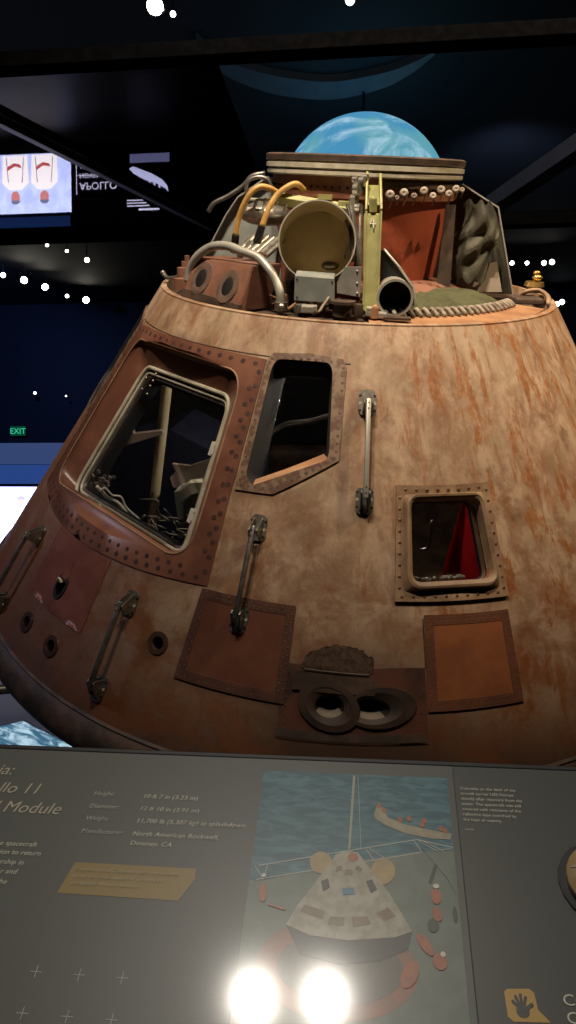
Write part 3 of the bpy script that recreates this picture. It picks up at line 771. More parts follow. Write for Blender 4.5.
# thruster block with two nozzles
q = [Vector(p) for p in ((-0.7662,-0.55,1.464), (-0.4776,-0.8,1.442), (-0.4266,-0.74,1.62), (-0.7137,-0.49,1.617))]
bm = B(); inw = Vector((.11, .13, .0))
prism(bm, q, inw)
bmesh.ops.bevel(bm, geom=bm.edges[:], offset=.004, segments=2, affect='EDGES')
tb = part('thruster_block', bm, M['box_brown'])
bm = B(); base = [q[0] + Vector((-.002, -.004, -.006)), q[1] + Vector((0, -.004, -.006)), q[1].lerp(q[2], .16) + Vector((-.004, -.008, 0)), q[0].lerp(q[3], .16) + Vector((-.004, -.008, 0))]
prism(bm, base, inw * .1); part('mounting_strip', bm, M['deck_dark'], None, tb)
nf = (q[1] - q[0]).cross(q[3] - q[0]).normalized()
if nf.y > 0: nf = -nf
for s, t_ in ((.24, .50), (.72, .46)):
    c = q[0].lerp(q[1], s).lerp(q[3].lerp(q[2], s), t_); bm = B()
    u = (q[3] - q[0]).normalized(); v = nf.cross(u)
    mt = Matrix((v, u, nf)).transposed().to_4x4(); mt.translation = c
    lathe(bm, [(.062, .001), (.060, .006), (.040, .007), (.030, .004), (.024, -.01)], 32, mat=mt @ Matrix.Diagonal((1, 1.22, 1, 1)))
    lathe(bm, [(.030, .0060), (.024, .0075), (.001, .0075)], 24, mat=mt @ Matrix.Diagonal((1, 1.35, 1, 1)), mi=1)
    part('thruster_nozzle', bm, [M['nozzle'], M['hole']], 40, tb)
# bright bent pipe
bm = B(); tube(bm, spline([(-0.7491,-0.5,1.51), (-0.7393,-0.5,1.562), (-0.7032,-0.52,1.621), (-0.6355,-0.55,1.668), (-0.5576,-0.6,1.68), (-0.4886,-0.66,1.668), (-0.4159,-0.7,1.652), (-0.3646,-0.74,1.615), (-0.328,-0.76,1.568), (-0.3081,-0.78,1.524), (-0.3025,-0.78,1.48)], 6), .0185, 14)
part('bent_pipe', bm, M['alu'], 180)
bm = B(); cyl(bm, (-0.3027,-0.78,1.488), (-0.3018,-0.78,1.46), .027); ball(bm, (-0.3002,-0.8,1.472), .016); part('pipe_foot', bm, M['steel'], 40)
# amber hoses with dark ends
for pts in (((-0.5364,-0.5,1.714), (-0.5225,-0.5,1.791), (-0.4823,-0.5,1.877), (-0.4399,-0.49,1.913), (-0.3983,-0.48,1.911), (-0.3623,-0.45,1.892)), ((-0.4189,-0.54,1.758), (-0.39,-0.52,1.838), (-0.3571,-0.5,1.889), (-0.3124,-0.49,1.922), (-0.2797,-0.48,1.931), (-0.2518,-0.44,1.908))):
    bm = B(); tube(bm, spline(pts, 6), .0125, 12); h = part('hose', bm, M['amber_hose'], 180)
    bm = B(); a, b = Vector(pts[0]), Vector(pts[1]); d = (a - b).normalized()
    cyl(bm, a - d * .005, a + d * .06 + Vector((0, .02, -.01)), .016, .018); part('hose_fitting', bm, M['black'], 40, h)
bm = B(); tube(bm, spline([(-0.7135,-0.2,1.789), (-0.6851,-0.2,1.829), (-0.6195,-0.2,1.862), (-0.5502,-0.2,1.908), (-0.5094,-0.2,1.951), (-0.4499,-0.2,1.966)], 5), .010, 8)
tube(bm, spline([(-0.5286,-0.25,1.867), (-0.5204,-0.25,1.926), (-0.4753,-0.25,1.949), (-0.4297,-0.25,1.938), (-0.4103,-0.25,1.897)], 5), .010, 8)
part('cable_loom', bm, M['dark_steel'], 180)
# silver canister behind the hoses with comb bracket
bm = B(); ball(bm, (-0.4291,-0.34,1.799), .12, (1.0, .7, .42), 24); part('silver_canister', bm, M['steel'], 180)
bm = B()
for a, b in (((-0.4704,-0.47,1.804), (-0.4499,-0.47,1.865)), ((-0.4269,-0.47,1.806), (-0.4112,-0.47,1.871)), ((-0.3751,-0.47,1.816), (-0.3595,-0.47,1.869)), ((-0.3318,-0.47,1.818), (-0.3165,-0.47,1.871))):
    beam(bm, a, b, .013, .008)
beam(bm, (-0.4989,-0.46,1.863), (-0.2954,-0.46,1.859), .012, .012)
tube(bm, [(-0.4938,-0.46,1.819), (-0.4283,-0.46,1.813)], .012, 8)
part('comb_bracket', bm, M['cream'], 40)
# slanted metal ribs
bm = B()
for k in range(6):
    a = Vector((-0.5033,-0.56,1.667)).lerp(Vector((-0.3901,-0.6,1.647)), k / 5); b = Vector((-0.448,-0.46,1.719)).lerp(Vector((-0.325,-0.5,1.707)), k / 5)
    tube(bm, [a, b], .011 if k % 2 else .015, 10)
part('rib_pack', bm, M['steel'], 60)
# hanging khaki bag, board, strap on the right
bm = B(); c = Vector((0.5389,-0.06,1.711))
bmesh.ops.create_grid(bm, x_segments=18, y_segments=24, size=.5)
random.seed(21)
for v in bm.verts:
    u, w = v.co.x, v.co.y
    wid = .17 + .05 * math.cos((w + .1) * 5); 
    v.co = c + Vector((u * wid * 1.0 + .02 * math.sin(w * 7), -.03 - .05 * math.cos(u * PI) * (1 - .5 * w) + .012 * math.sin(u * 9 + w * 8 + 2 * math.sin(w * 6)) + .010 * math.sin(w * 17 - u * 15 + 1.5 * math.sin(u * 7)), w * .34 + .012 * math.sin(u * 15)))
bmesh.ops.solidify(bm, geom=bm.faces[:], thickness=.01)
part('khaki_bag', bm, M['khaki'], 70, label='crumpled dark khaki bag')
bm = B(); prism(bm, [(0.4843,-0.1,1.473), (0.5049,-0.06,1.572), (0.6691,-0.04,1.615), (0.7065,-0.08,1.481)], (0, .01, 0)); part('beige_board', bm, M['beige_board'])
for a in ((0.4588,-0.12,1.507), (0.5235,-0.09,1.585), (0.6039,-0.08,1.597)):
    bm = B(); box(bm, a, (.045, .01, .045), Matrix.Rotation(.15, 3, 'Y'), .002); part('black_pad', bm, M['black'])
bm = B(); prism(bm, [(0.3773,-0.22,1.866), (0.424,-0.2,1.867), (0.4405,-0.22,1.496), (0.3736,-0.24,1.496)], (0, .02, 0)); part('dark_strut', bm, M['deck_dark'])
# olive canvas with cord lacing
bm = B(); rows = []
random.seed(2)
for i in range(31):
    a = rad(3 + 60 * i / 30); row = []
    for j in range(9):
        t = j / 8; r = .50 + .27 * t
        row.append(bm.verts.new((r * math.sin(a), -r * math.cos(a), H + .010 + .055 * (1 - t) ** .8 + .020 * math.sin(PI * t) + random.uniform(-.006, .006) + .008 * math.sin(a * 9))))
    rows.append(row)
for i in range(30):
    for j in range(8): bm.faces.new((rows[i][j], rows[i + 1][j], rows[i + 1][j + 1], rows[i][j + 1]))
bmesh.ops.solidify(bm, geom=bm.faces[:], thickness=.006)
cv = part('canvas_cover', bm, M['canvas'], 70, label='olive canvas laced down along its edge')
for i in range(24):
    a = rad(3 + 61 * i / 23); bm = B(); b = a + rad(1.5)
    tube(bm, spline([(.735 * math.sin(a), -.735 * math.cos(a), H + .012), (.765 * math.sin(a + .01), -.765 * math.cos(a + .01), H + .034), (.80 * math.sin(b), -.80 * math.cos(b), H + .010)], 4), .0088, 8)
    part('lacing_cord', bm, M['cord'], 180, cv)
# right rear rim fittings, left lever
bm = B(); c = Vector((0.8816,0.05,1.501)); cyl(bm, c - Vector((0, 0, .03)), c + Vector((0, 0, .008)), .036); cyl(bm, c, c + Vector((0, 0, .02)), .05, .045); ball(bm, c + Vector((.01, 0, .04)), .02, (1.3, 1, .8)); cyl(bm, c, c + Vector((0, 0, .07)), .009); ball(bm, c + Vector((.004, 0, .062)), .012, (1.6, 1, 1)); part('clamp_knob', bm, M['gold'], 40)
bm = B(); tube(bm, spline([(0.8102,0,1.461), (0.8415,-0.02,1.484), (0.9035,0,1.485), (0.935,-0.05,1.465), (0.9296,-0.12,1.437)], 6), .018, 10, flat=.6); part('rim_bracket', bm, M['tan_frame'], 180)
bm = B(); box(bm, (0.8278,-0.05,1.445), (.14, .12, .035), Matrix.Rotation(.2, 3, 'Z'), .01); part('rim_block', bm, M['deck_dark'])
bm = B(); tube(bm, spline([(-0.9476,-0.15,1.498), (-0.9161,-0.18,1.479), (-0.8574,-0.22,1.492), (-0.8214,-0.25,1.506)], 5), .010, 8); ball(bm, (-0.9476,-0.15,1.498), .014); part('rim_lever', bm, M['steel'], 180)
bm = B()
for p, r in (((-0.8002,-0.3,1.554), .022), ((-0.8106,-0.32,1.529), .028), ((-0.795,-0.3,1.581), .012), ((-0.8079,-0.4,1.49), .03)):
    cyl(bm, Vector(p) - Vector((0, 0, .03)), Vector(p) + Vector((0, 0, .02)), r, seg=12)
part('rim_fitting', bm, M['box_brown'], 40)
# bundles of wires and small fittings between the big items
random.seed(33)
for k in range(44):
    a = rad(random.uniform(-62, 6)); r = random.uniform(.55, .88)
    c = Vector((r * math.sin(a), -r * math.cos(a), H + .01)); bm = B()
    if k % 2:
        P = [c]
        for _ in range(4): P.append(P[-1] + Vector((random.uniform(-.05, .05), random.uniform(-.04, .04), random.uniform(-.005, .035))))
        tube(bm, spline(P, 5), random.uniform(.004, .009), 8); part('cable', bm, M[random.choice(['amber_hose', 'dark_steel', 'cord', 'deck_tan'])], 180)
    else:
        h = random.uniform(.02, .06)
        if k % 4: cyl(bm, c, c + Vector((0, 0, h)), random.uniform(.01, .025), seg=12); ball(bm, c + Vector((0, 0, h)), .012, seg=8)
        else: box(bm, c + Vector((0, 0, h / 2)), (random.uniform(.02, .06), .03, h), Matrix.Rotation(random.random(), 3, 'Z'), .003)
        part('deck_fitting', bm, M[random.choice(['steel', 'deck_dark', 'dark_steel', 'box_brown', 'deck_tan'])], 40)
bm = B()
for k in range(14):
    a = rad(random.uniform(-58, -20)); r = random.uniform(.45, .7); c = Vector((r * math.sin(a), -r * math.cos(a), H))
    cyl(bm, c, c + Vector((random.uniform(-.02, .02), 0, random.uniform(.1, .24))), random.uniform(.012, .03), seg=12)
part('canister_pack', bm, M['deck_dark'], 40)

# ------------------------------------------------------------------ display cradle under the capsule
cr = thing('display_cradle', 'dark steel ring stand carrying the tilted capsule', 'stand', (-.2, 4.6, 0))
def craft_w(p): return CM @ Vector(p)
cl = Matrix.Translation((.2, -4.6, 0))
bm = B(); rr = 1.42; zz = zc - math.sqrt(R0 * R0 - rr * rr) - .045
ring = [cl @ craft_w((rr * math.cos(2 * PI * k / 64), rr * math.sin(2 * PI * k / 64), zz)) for k in range(64)]
tube(bm, ring, .04, 10, closed=True); mesh_obj('cradle_ring', bm, M['dark_steel'], cr, 180)
for k in (8, 24, 40, 56):
    p = ring[k]; bm = B(); cyl(bm, (p.x, p.y, .012), p, .045); cyl(bm, (p.x, p.y, 0), (p.x, p.y, .015), .12)
    mesh_obj('leg', bm, M['dark_steel'], cr, 40)
bm = B(); a = Vector((-2.95, 4.95, .12)) + Vector((.2, -4.6, 0)); cyl(bm, a, a + Vector((1.9, .7, .02)), .035); cyl(bm, (a.x, a.y, 0), a, .035)
mesh_obj('outrigger', bm, M['dark_steel'], cr, 40)

# ------------------------------------------------------------------ reading panel
PA = rad(32)
PM = Matrix.Translation((0, 1.45, 1.08)) @ Matrix.Rotation(PA, 4, 'X')
panel = thing('information_panel', 'slanted dark grey printed information panel in front of the capsule', 'information panel', (0, 1.45, 0))
PL = Matrix.Translation((0, 0, 1.08)) @ Matrix.Rotation(PA, 4, 'X')
t = NT('printed graphite laminate')
f = t.noise(260, 3, .7)
t.link(t.mix(f, (.078, .080, .074), (.105, .107, .098)), t.b.inputs['Base Color'])
t.b.inputs['Roughness'].default_value = .42; t.b.inputs['Coat Weight'].default_value = .55; t.b.inputs['Coat Roughness'].default_value = .11
M['laminate'] = t.m
t = NT('printed charcoal laminate')
t.link(t.mix(t.noise(260, 3, .7), (.050, .052, .047), (.072, .073, .066)), t.b.inputs['Base Color']); t.b.inputs['Roughness'].default_value = .42; t.b.inputs['Coat Weight'].default_value = .55; t.b.inputs['Coat Roughness'].default_value = .11
M['laminate_dark'] = t.m
def ink(name, c, c2=None, scale=40, rough=.24):
    t = NT(name); t.link(t.mix(t.ramp(t.noise(scale), .35, .65), c, c2 or c), t.b.inputs['Base Color']); t.b.inputs['Roughness'].default_value = .42; t.b.inputs['Coat Weight'].default_value = .55; t.b.inputs['Coat Roughness'].default_value = .11; return t.m
def pmesh(name, bm, m, parent=panel, label=None):
    o = mesh_obj(name, bm, m, parent); 
    if parent is panel: o.matrix_local = PL
    if label: o['label'] = label
    return o
bm = B(); box(bm, (-.36, -.33, -.016), (1.34 - .296, .70 + .004, .032), None, .002)
# one slab on each side of the photograph's seam
pmesh('panel_board', bm, M['laminate'])
bm = B(); box(bm, (.160 + .37, -.33, -.016), (.74, .704, .032), None, .002)
pmesh('panel_board', bm, M['laminate_dark'], label='darker right board of the panel')
bm = B(); box(bm, (0.005, .0225, -.018), (1.80, .010, .040), None, .002); pmesh('panel_edge', bm, M['black'])
for x in (-.7, .55):
    bm = B(); box(bm, (x, -.25, .43), (.12, .08, .86), None, .006); box(bm, (x, -.25, .01), (.3, .35, .02), None, .003)
    mesh_obj('support_post', bm, M['pewter'], panel)
def flat(bm, poly, z, mi=0, th=.0004):
    a = [bm.verts.new((x, y, z)) for x, y in poly]
    f = bm.faces.new(a); f.material_index = mi
    bmesh.ops.triangulate(bm, faces=[f])
def disc2(c, rx, ry=None, n=20, a=0.):
    ry = ry or rx
    return [(c[0] + rx * math.cos(2 * PI * k / n) * math.cos(a) - ry * math.sin(2 * PI * k / n) * math.sin(a), c[1] + rx * math.cos(2 * PI * k / n) * math.sin(a) + ry * math.sin(2 * PI * k / n) * math.cos(a)) for k in range(n)]
def seg2(a, b, w):
    a = Vector(a); b = Vector(b); d = (b - a).normalized(); n = Vector((-d.y, d.x)) * w / 2
    return [tuple(a + n), tuple(a - n), tuple(b - n), tuple(b + n)]
W1 = ink('white ink', (.62, .60, .52)); W2 = ink('grey ink', (.46, .46, .41)); W3 = ink('dim grey ink', (.22, .22, .20)); GOLD_INK = ink('gold ink', (.27, .18, .05)); PALE_GOLD = ink('pale gold ink', (.55, .46, .28)); TITLE = ink('title ink', (.45, .40, .31))
def text(s, u, v, size, m, al='LEFT', shear=.22, sx=1.15, z=.0012, name='text_line', parent=panel, mat=None, ext=.0002):
    c = bpy.data.curves.new(name, 'FONT'); c.body = s; c.size = size; c.align_x = al; c.shear = shear; c.extrude = ext; c.resolution_u = 3
    c.materials.append(m)
    tmp = bpy.data.objects.new(name, c); me = bpy.data.meshes.new_from_object(tmp); bpy.data.objects.remove(tmp); bpy.data.curves.remove(c)
    o = link(bpy.data.objects.new(name, me), parent)
    o.matrix_local = (PL if mat is None else mat) @ Matrix.Translation((u, v, z)) @ Matrix.Diagonal((sx, 1, 1, 1))
    return o
text('Columbia:', -.692, -.043, .033, TITLE, 'RIGHT', .25, 1.12); text('Apollo 11', -.622, -.083, .033, TITLE, 'RIGHT', .25, 1.12); text('Command Module', -.568, -.1235, .033, TITLE, 'RIGHT', .25, 1.12)
for s, p in (('e spacecraft', (-0.5882,-0.1853)), ('ition to return', (-0.5747,-0.2017)), ('ership in', (-0.5991,-0.22)), ('r and', (-0.6053,-0.237)), ('the', (-0.616,-0.2557))):
    text(s, p[0], p[1] - .004, .0125, W1, 'RIGHT', .2, 1.15)
for s, v in (('Height:', -.0795), ('Diameter:', -.1065), ('Weight:', -.1315), ('Manufacturer:', -.1575)): text(s, -.5165, v, .0118, W2, shear=.25, sx=1.2)
for s, v in (('10 ft 7 in (3.23 m)', -.0810), ('12 ft 10 in (3.91 m)', -.1070), ('11,700 lb (5,307 kg) at splashdown', -.1320), ('North American Rockwell,', -.1580), ('Downey, CA', -.1765)): text(s, -.4205, v, .0120, W1, shear=.2, sx=1.2)
bm = B(); flat(bm, [(-.508, -.2135), (-.292, -.2135), (-.2905, -.232), (-.312, -.271), (-.522, -.2695)], .0006); pmesh('gold_credit_box', bm, GOLD_INK)
for s, v in (('Conservation of Columbia was made possible', -.229), ('by the generous support of Gregory D.', -.2415), ('and Jennifer Walston Johnson.', -.254)): text(s, -.505, v, .0092, PALE_GOLD, shear=.25, sx=1.08, z=.0016)
for u in (-.583, -.512, -.4425, -.374):
    for v in (-.395, -.4535, -.512):
        bm = B()
        flat(bm, seg2((u - .009, v), (u + .009, v), .0011), .0008); flat(bm, seg2((u, v - .009), (u, v + .009), .0011), .0009); pmesh('plus_mark', bm, W2)
for k, s in enumerate(('Columbia on the deck of the', 'aircraft carrier USS Hornet', 'shortly after recovery from the', 'ocean. The spacecraft was still', 'covered with remnants of the', 'reflective tape scorched by', 'the heat of reentry.')):
    text(s, .1705, -.0335 - .0107 * k, .0078, W1, shear=0, sx=1.1)
text('NASA', .1715, -.1165, .0055, W2, shear=0, sx=1.1)
# hand icon in a gold tag
bm = B()
G = [(0.203,-0.3774), (0.208,-0.3729), (0.2402,-0.3708), (0.2465,-0.3759), (0.2484,-0.3986), (0.2638,-0.4145), (0.2117,-0.4167), (0.2041,-0.4107)]
flat(bm, G, .0008); pmesh('gold_touch_tag', bm, ink('bright gold ink', (.50, .30, .07)))
bm = B(); hc = Vector((0.2265,-0.4027))
flat(bm, disc2(hc, .0095, .0085), .0014)
for i, (a, L, w) in enumerate(((2.35, .018, .0045), (1.95, .021, .0045), (1.60, .022, .0045), (1.25, .020, .0042), (.62, .017, .005))):
    tip = hc + Vector((math.cos(a), math.sin(a))) * L
    flat(bm, seg2(hc, tip, w), .0015 + i * .0001); flat(bm, disc2(tip, w / 2, None, 10), .0021 + i * .0001)
pmesh('hand_icon', bm, M['laminate_dark'])
text('CO', (0.2857,-0.3882)[0], (0.2857,-0.3882)[1] - .002, .022, W1, shear=0, sx=1.15); text('C', (0.2866,-0.4118)[0], (0.2866,-0.4118)[1] - .002, .022, W1, shear=0, sx=1.15)

# the printed recovery photograph
ph = B(); u0, u1, v0, v1 = -.198, .149, -.640, -.0095
sea = NT('printed sea'); w_ = sea.noise(60, 6, .65, sea.scaled((.35, 1.4, 1)), .8)
sea.link(sea.mix(sea.ramp(w_, .38, .66), (.035, .105, .135), (.085, .20, .235)), sea.b.inputs['Base Color']); sea.b.inputs['Roughness'].default_value = .42; sea.b.inputs['Coat Weight'].default_value = .55; sea.b.inputs['Coat Roughness'].default_value = .11
flat(ph, [(u0, v0), (u1, v0), (u1, v1), (u0, v1)], .0006)
photo = pmesh('printed_photograph', ph, sea.m, label='printed photograph of a capsule recovered on a ship deck')
def ph_part(name, polys, m, z, whole=False):
    bm = B()
    for i, p in enumerate(polys):
        q = [(min(max(x, u0), u1), min(max(y, v0), v1)) for x, y in p]
        flat(bm, q, z + i * .00002)
        if not whole: mesh_obj(name, bm, m, photo); bm = B()
    if whole: mesh_obj(name, bm, m, photo)
    else: bm.free()
GREY = ink('printed deck', (.14, .17, .14), (.17, .20, .17), 30)
ph_part('printed_deck', [[(-0.1762,-0.2285), (-0.0796,-0.1999), (0.0824,-0.1617), (0.1625,-0.1572), (u1, -.64), (u0, -.64), (u0, (-0.1762,-0.2285)[1])]], GREY, .0009)
rail = [seg2((-0.1862,-0.2023), (0.0869,-0.1389), .0018), seg2((0.0869,-0.1389), (0.1479,-0.1506), .0018), seg2((-0.1866,-0.2274), (0.0909,-0.1631), .0016)]
xs = [(262, 866), (268, 879), (300, 859), (311, 871), (366, 848), (378, 861), (386, 845), (392, 857), (412, 841), (430, 851), (420, 841), (452, 857)]
for a, b in (((-0.1914,-0.2026), (-0.1747,-0.2266)), ((-0.1747,-0.2266), (-0.1694,-0.1978)), ((-0.0017,-0.1607), (0.0121,-0.1821)), ((0.0121,-0.1821), (0.0291,-0.1757)), ((0.0017,-0.1586), (0.0291,-0.1757)), ((0.0816,-0.1411), (0.0943,-0.1628)), ((0.0886,-0.1407), (0.1184,-0.1578)), ((0.1184,-0.1578), (0.146,-0.1526)), ((0.0988,-0.1421), (0.1319,-0.1589))):
    rail.append(seg2(a, b, .0013))
ph_part('printed_railing', rail, W2, .0013, True)
ph_part('printed_rope', [seg2((0.0931,-0.1536), (0.1347,-0.2089), .0011), seg2((0.1347,-0.2089), (0.1546,-0.2416), .0011), seg2((0.1046,-0.2176), (0.1167,-0.1835), .006)], M['laminate_dark'], .0014)
ph_part('printed_crane_pole', [[(-0.0272,-0.0131), (-0.0225,-0.0128), (-0.0287,-0.164), (-0.0325,-0.1643)], seg2((-0.0177,-0.0126), (-0.0104,-0.1631), .001)], ink('printed pole', (.36, .35, .27)), .0015)
ph_part('printed_boat', [[(0.0123,-0.0919), (0.0177,-0.0752), (0.0286,-0.0787), (0.0373,-0.0986), (0.0689,-0.1108), (0.1071,-0.1186), (0.1484,-0.1242), (0.144,-0.1358), (0.1095,-0.1357), (0.0682,-0.1284), (0.0335,-0.1147), (0.014,-0.1018)]], ink('printed boat', (.36, .32, .22), (.28, .25, .17)), .0013)
ORG = ink('printed orange', (.42, .14, .06), (.32, .11, .06))
ph_part('printed_boat_crew_member', [disc2(p, .0042, .0055) for p in ((0.0214,-0.075), (0.0303,-0.0848), (0.0586,-0.1015), (0.0746,-0.0986), (0.0971,-0.1093), (0.1011,-0.1012), (0.13,-0.1155), (0.1367,-0.119))], ORG, .0016)
TAN = ink('printed capsule', (.42, .39, .31), (.30, .27, .20), 50)
cone_ = [(-0.0678,-0.1974), (-0.0533,-0.1748), (-0.0328,-0.1662), (-0.0155,-0.169), (-0.0016,-0.1883), (0.0381,-0.2401), (0.0598,-0.2766), (0.0716,-0.2981), (0.0446,-0.3089), (-0.029,-0.3181), (-0.0893,-0.3142), (-0.129,-0.2993), (-0.1122,-0.2658), (-0.0911,-0.2357)]
ph_part('printed_raft_ring', [disc2((-0.0463,-0.3595), .125, .075, 40)], ink('printed raft', (.34, .14, .075), (.24, .13, .09), 14), .0011)
ph_part('printed_raft_floor', [disc2((-0.0402,-0.3592), .098, .052, 40)], ink('printed raft floor', (.13, .12, .10), (.16, .15, .13), 14), .0013)
ph_part('printed_capsule_shadow', [[(-0.129,-0.2993), (-0.0893,-0.3142), (-0.029,-0.3181), (0.0446,-0.3089), (0.0716,-0.2981), (0.0643,-0.3261), (0.0209,-0.3465), (-0.0403,-0.3548), (-0.1029,-0.344)]], M['laminate_dark'], .0016)
ph_part('printed_float', [disc2((-0.0784,-0.1908), .019, .020, 20, .2), disc2((0.0271,-0.2009), .020, .024, 20, -.3)], ink('printed float', (.45, .32, .14), (.36, .26, .13)), .0017)
ph_part('printed_capsule', [cone_], TAN, .0019)
ph_part('printed_capsule_stain', [[(-0.108,-0.277), (-0.1007,-0.2651), (-0.0674,-0.2746), (-0.0716,-0.2878)], [(-0.0589,-0.2822), (-0.0347,-0.2823), (-0.0359,-0.2968), (-0.0616,-0.2951)], [(-0.0235,-0.2817), (0.0022,-0.2785), (0.007,-0.291), (-0.0215,-0.2975)], [(0.0151,-0.2729), (0.0345,-0.2619), (0.047,-0.2758), (0.0277,-0.285)], [(-0.037,-0.2028), (-0.0252,-0.2004), (-0.0233,-0.2092), (-0.0367,-0.2117)], [(-0.0524,-0.1983), (-0.0423,-0.1942), (-0.042,-0.2031), (-0.0521,-0.2073)], [(-0.0168,-0.1928), (-0.0066,-0.1994), (-0.0115,-0.2067), (-0.0201,-0.2001)]], ink('printed stain', (.17, .12, .07), (.25, .19, .12)), .0022)
ph_part('printed_capsule_window', [[(-0.0766,-0.2245), (-0.0651,-0.2186), (-0.0611,-0.234), (-0.0724,-0.2415)], [(-0.0014,-0.2202), (0.0086,-0.2161), (0.0169,-0.2329), (0.007,-0.2403)]], M['laminate_dark'], .0026)
ph_part('printed_hatch_window', [[(-0.041,-0.2345), (-0.0212,-0.2317), (-0.0193,-0.2435), (-0.039,-0.2463)]], ink('printed blue', (.08, .2, .3)), .0026)
ph_part('printed_collar_cover', [disc2((-0.0239,-0.1787), .009, .007)], ORG, .0026)
ph_part('printed_diver', [disc2((-0.1721,-0.2491), .0065, .016, 20, .1), seg2((-0.1616,-0.2686), (-0.1328,-0.2752), .003), disc2((0.113,-0.2391), .0085, .013), disc2((0.1126,-0.2686), .008, .012, 20, .3), disc2((0.1122,-0.3408), .011, .013), disc2((0.0909,-0.3168), .008, .02, 20, .6), disc2((0.0659,-0.3625), .012, .022, 20, -.5)], ORG, .0022)
ph_part('printed_helmet', [disc2((0.1141,-0.2221), .0052, .004), disc2((-0.1738,-0.2195), .004, .0035), disc2((0.1175,-0.3301), .004)], W1, .0027)
ph_part('printed_diver_legs', [disc2((0.1051,-0.2867), .009, .011), disc2((0.1412,-0.267), .004, .013)], M['laminate_dark'], .0021)

# tactile relief at the right edge
tm = thing('tactile_relief_model', 'round tan raised relief model standing on the dark right board of the information panel', 'relief model', matrix=PM @ Matrix.Translation((.386, -.202, .001)))
bm = B(); lathe(bm, [(.056, .0015), (.060, .006), (.060, .018), (.052, .026), (.020, .040), (.001, .041)], 48); mesh_obj('model_body', bm, ink('tan resin', (.42, .29, .15), (.36, .24, .12), 30, .4), tm, 30)
bm = B()
for a in (math.pi * .93, .2, 4.1): tube(bm, [(.022 * math.cos(a), .022 * math.sin(a), .0405), (.055 * math.cos(a), .055 * math.sin(a), .026)], .0009, 6)
mesh_obj('seam_line', bm, W1, tm)
bm = B(); cyl(bm, (0, 0, 0.0), (0, 0, .004), .072); mesh_obj('model_plinth', bm, M['black'], tm, 40)

# ------------------------------------------------------------------ the hall
X0, X1, Y0, Y1, ZC = -19., 9., -3., 24., 7.
fl = NT('dark carpet'); fl.link(fl.mix(fl.noise(90), (.006, .006, .008), (.012, .012, .016)), fl.b.inputs['Base Color']); fl.b.inputs['Roughness'].default_value = .45
wl = NT('navy painted wall'); wl.link(wl.mix(wl.noise(1.2, 3), (.010, .013, .030), (.016, .021, .045)), wl.b.inputs['Base Color']); wl.b.inputs['Roughness'].default_value = .7
cl_ = NT('black ceiling'); cl_.link(cl_.mix(cl_.noise(2), (.010, .010, .012), (.016, .016, .020)), cl_.b.inputs['Base Color']); cl_.b.inputs['Roughness'].default_value = .8
def slab(name, c, s, m):
    bm = B(); box(bm, (0, 0, 0), s); o = mesh_obj(name, bm, m); o.location = c; return struct(o)
cx, cy = (X0 + X1) / 2, (Y0 + Y1) / 2; sx_, sy_ = X1 - X0, Y1 - Y0
slab('floor', (cx, cy, -.1), (sx_ + .6, sy_ + .6, .2), fl.m); slab('ceiling', (cx, cy, ZC + .1), (sx_ + .6, sy_ + .6, .2), cl_.m)
slab('wall_back', (cx, Y1 + .1, ZC / 2), (sx_, .2, ZC), wl.m); slab('wall_front', (cx, Y0 - .1, ZC / 2), (sx_, .2, ZC), wl.m)
slab('wall_left', (X0 - .1, cy, ZC / 2), (.2, sy_, ZC), wl.m); slab('wall_right', (X1 + .1, cy, ZC / 2), (.2, sy_, ZC), wl.m)

# case roof: frame beams and a glass pane over the left half
ZR = 3.9
def bar(name, a, b, w, h, m, label=None):
    a = Vector(a); b = Vector(b); bm = B(); d = (b - a).normalized(); s = Vector((0, 0, 1)).cross(d).normalized(); u = d.cross(s)
    box(bm, (0, 0, 0), ((b - a).length, w, h), Matrix((d, s, u)).transposed(), .004); o = mesh_obj(name, bm, m); o.location = (a + b) / 2; return o
def hbar(ax, ay, bx, by, w=.10, h=.10, m='pewter', name='trim_1'):
    return struct(bar(name, (ax, ay, ZR), (bx, by, ZR), w, h, M[m]))
M['beam_blue'] = mottled('blue grey beam paint', (.010, .013, .024), (.013, .016, .030), 8, .4, bump=0)
hbar(-4.2, 4.20, 3.2, 4.20, .12, .08, 'beam_black', 'trim_1'); hbar(-4.2, 7.2, 3.2, 7.2, .14, .12, 'beam_black', 'trim_2')
a = (-2.331,4.774,3.9); b = (-1.434,7.025,3.9)
hbar(a[0] - .3, a[1] - .72, b[0], b[1], .055, .05, 'beam_blue', 'trim_3').location.z -= .035
a = (1.42,5.668,3.9); b = (1.034,6.757,3.9)
hbar(a[0] + .4, a[1] - 1.1, b[0], b[1], .14, .12, 'beam_blue', 'trim_4')
bm = B(); box(bm, (0, 0, 0), (3.35, 2.9, .012)); o = mesh_obj('glass_roof_pane', bm, M['roof_glass']); o.location = (-2.52, 5.67, ZR + .006); o.data.materials.append(M['beam_black'])
for f_ in o.data.polygons: f_.material_index = 0 if abs(f_.normal.z) > .5 else 1
tag(o, 'clear horizontal glass roof pane above the capsule at left, mirroring the lit screens', 'glass pane')
for px in (-4.1, 3.1):
    for py in (4.14, 7.2):
        struct(slab('trim_5', (px, py, (ZC + ZR) / 2 + .03), (.05, .05, ZC - ZR - .06), M['pewter']))
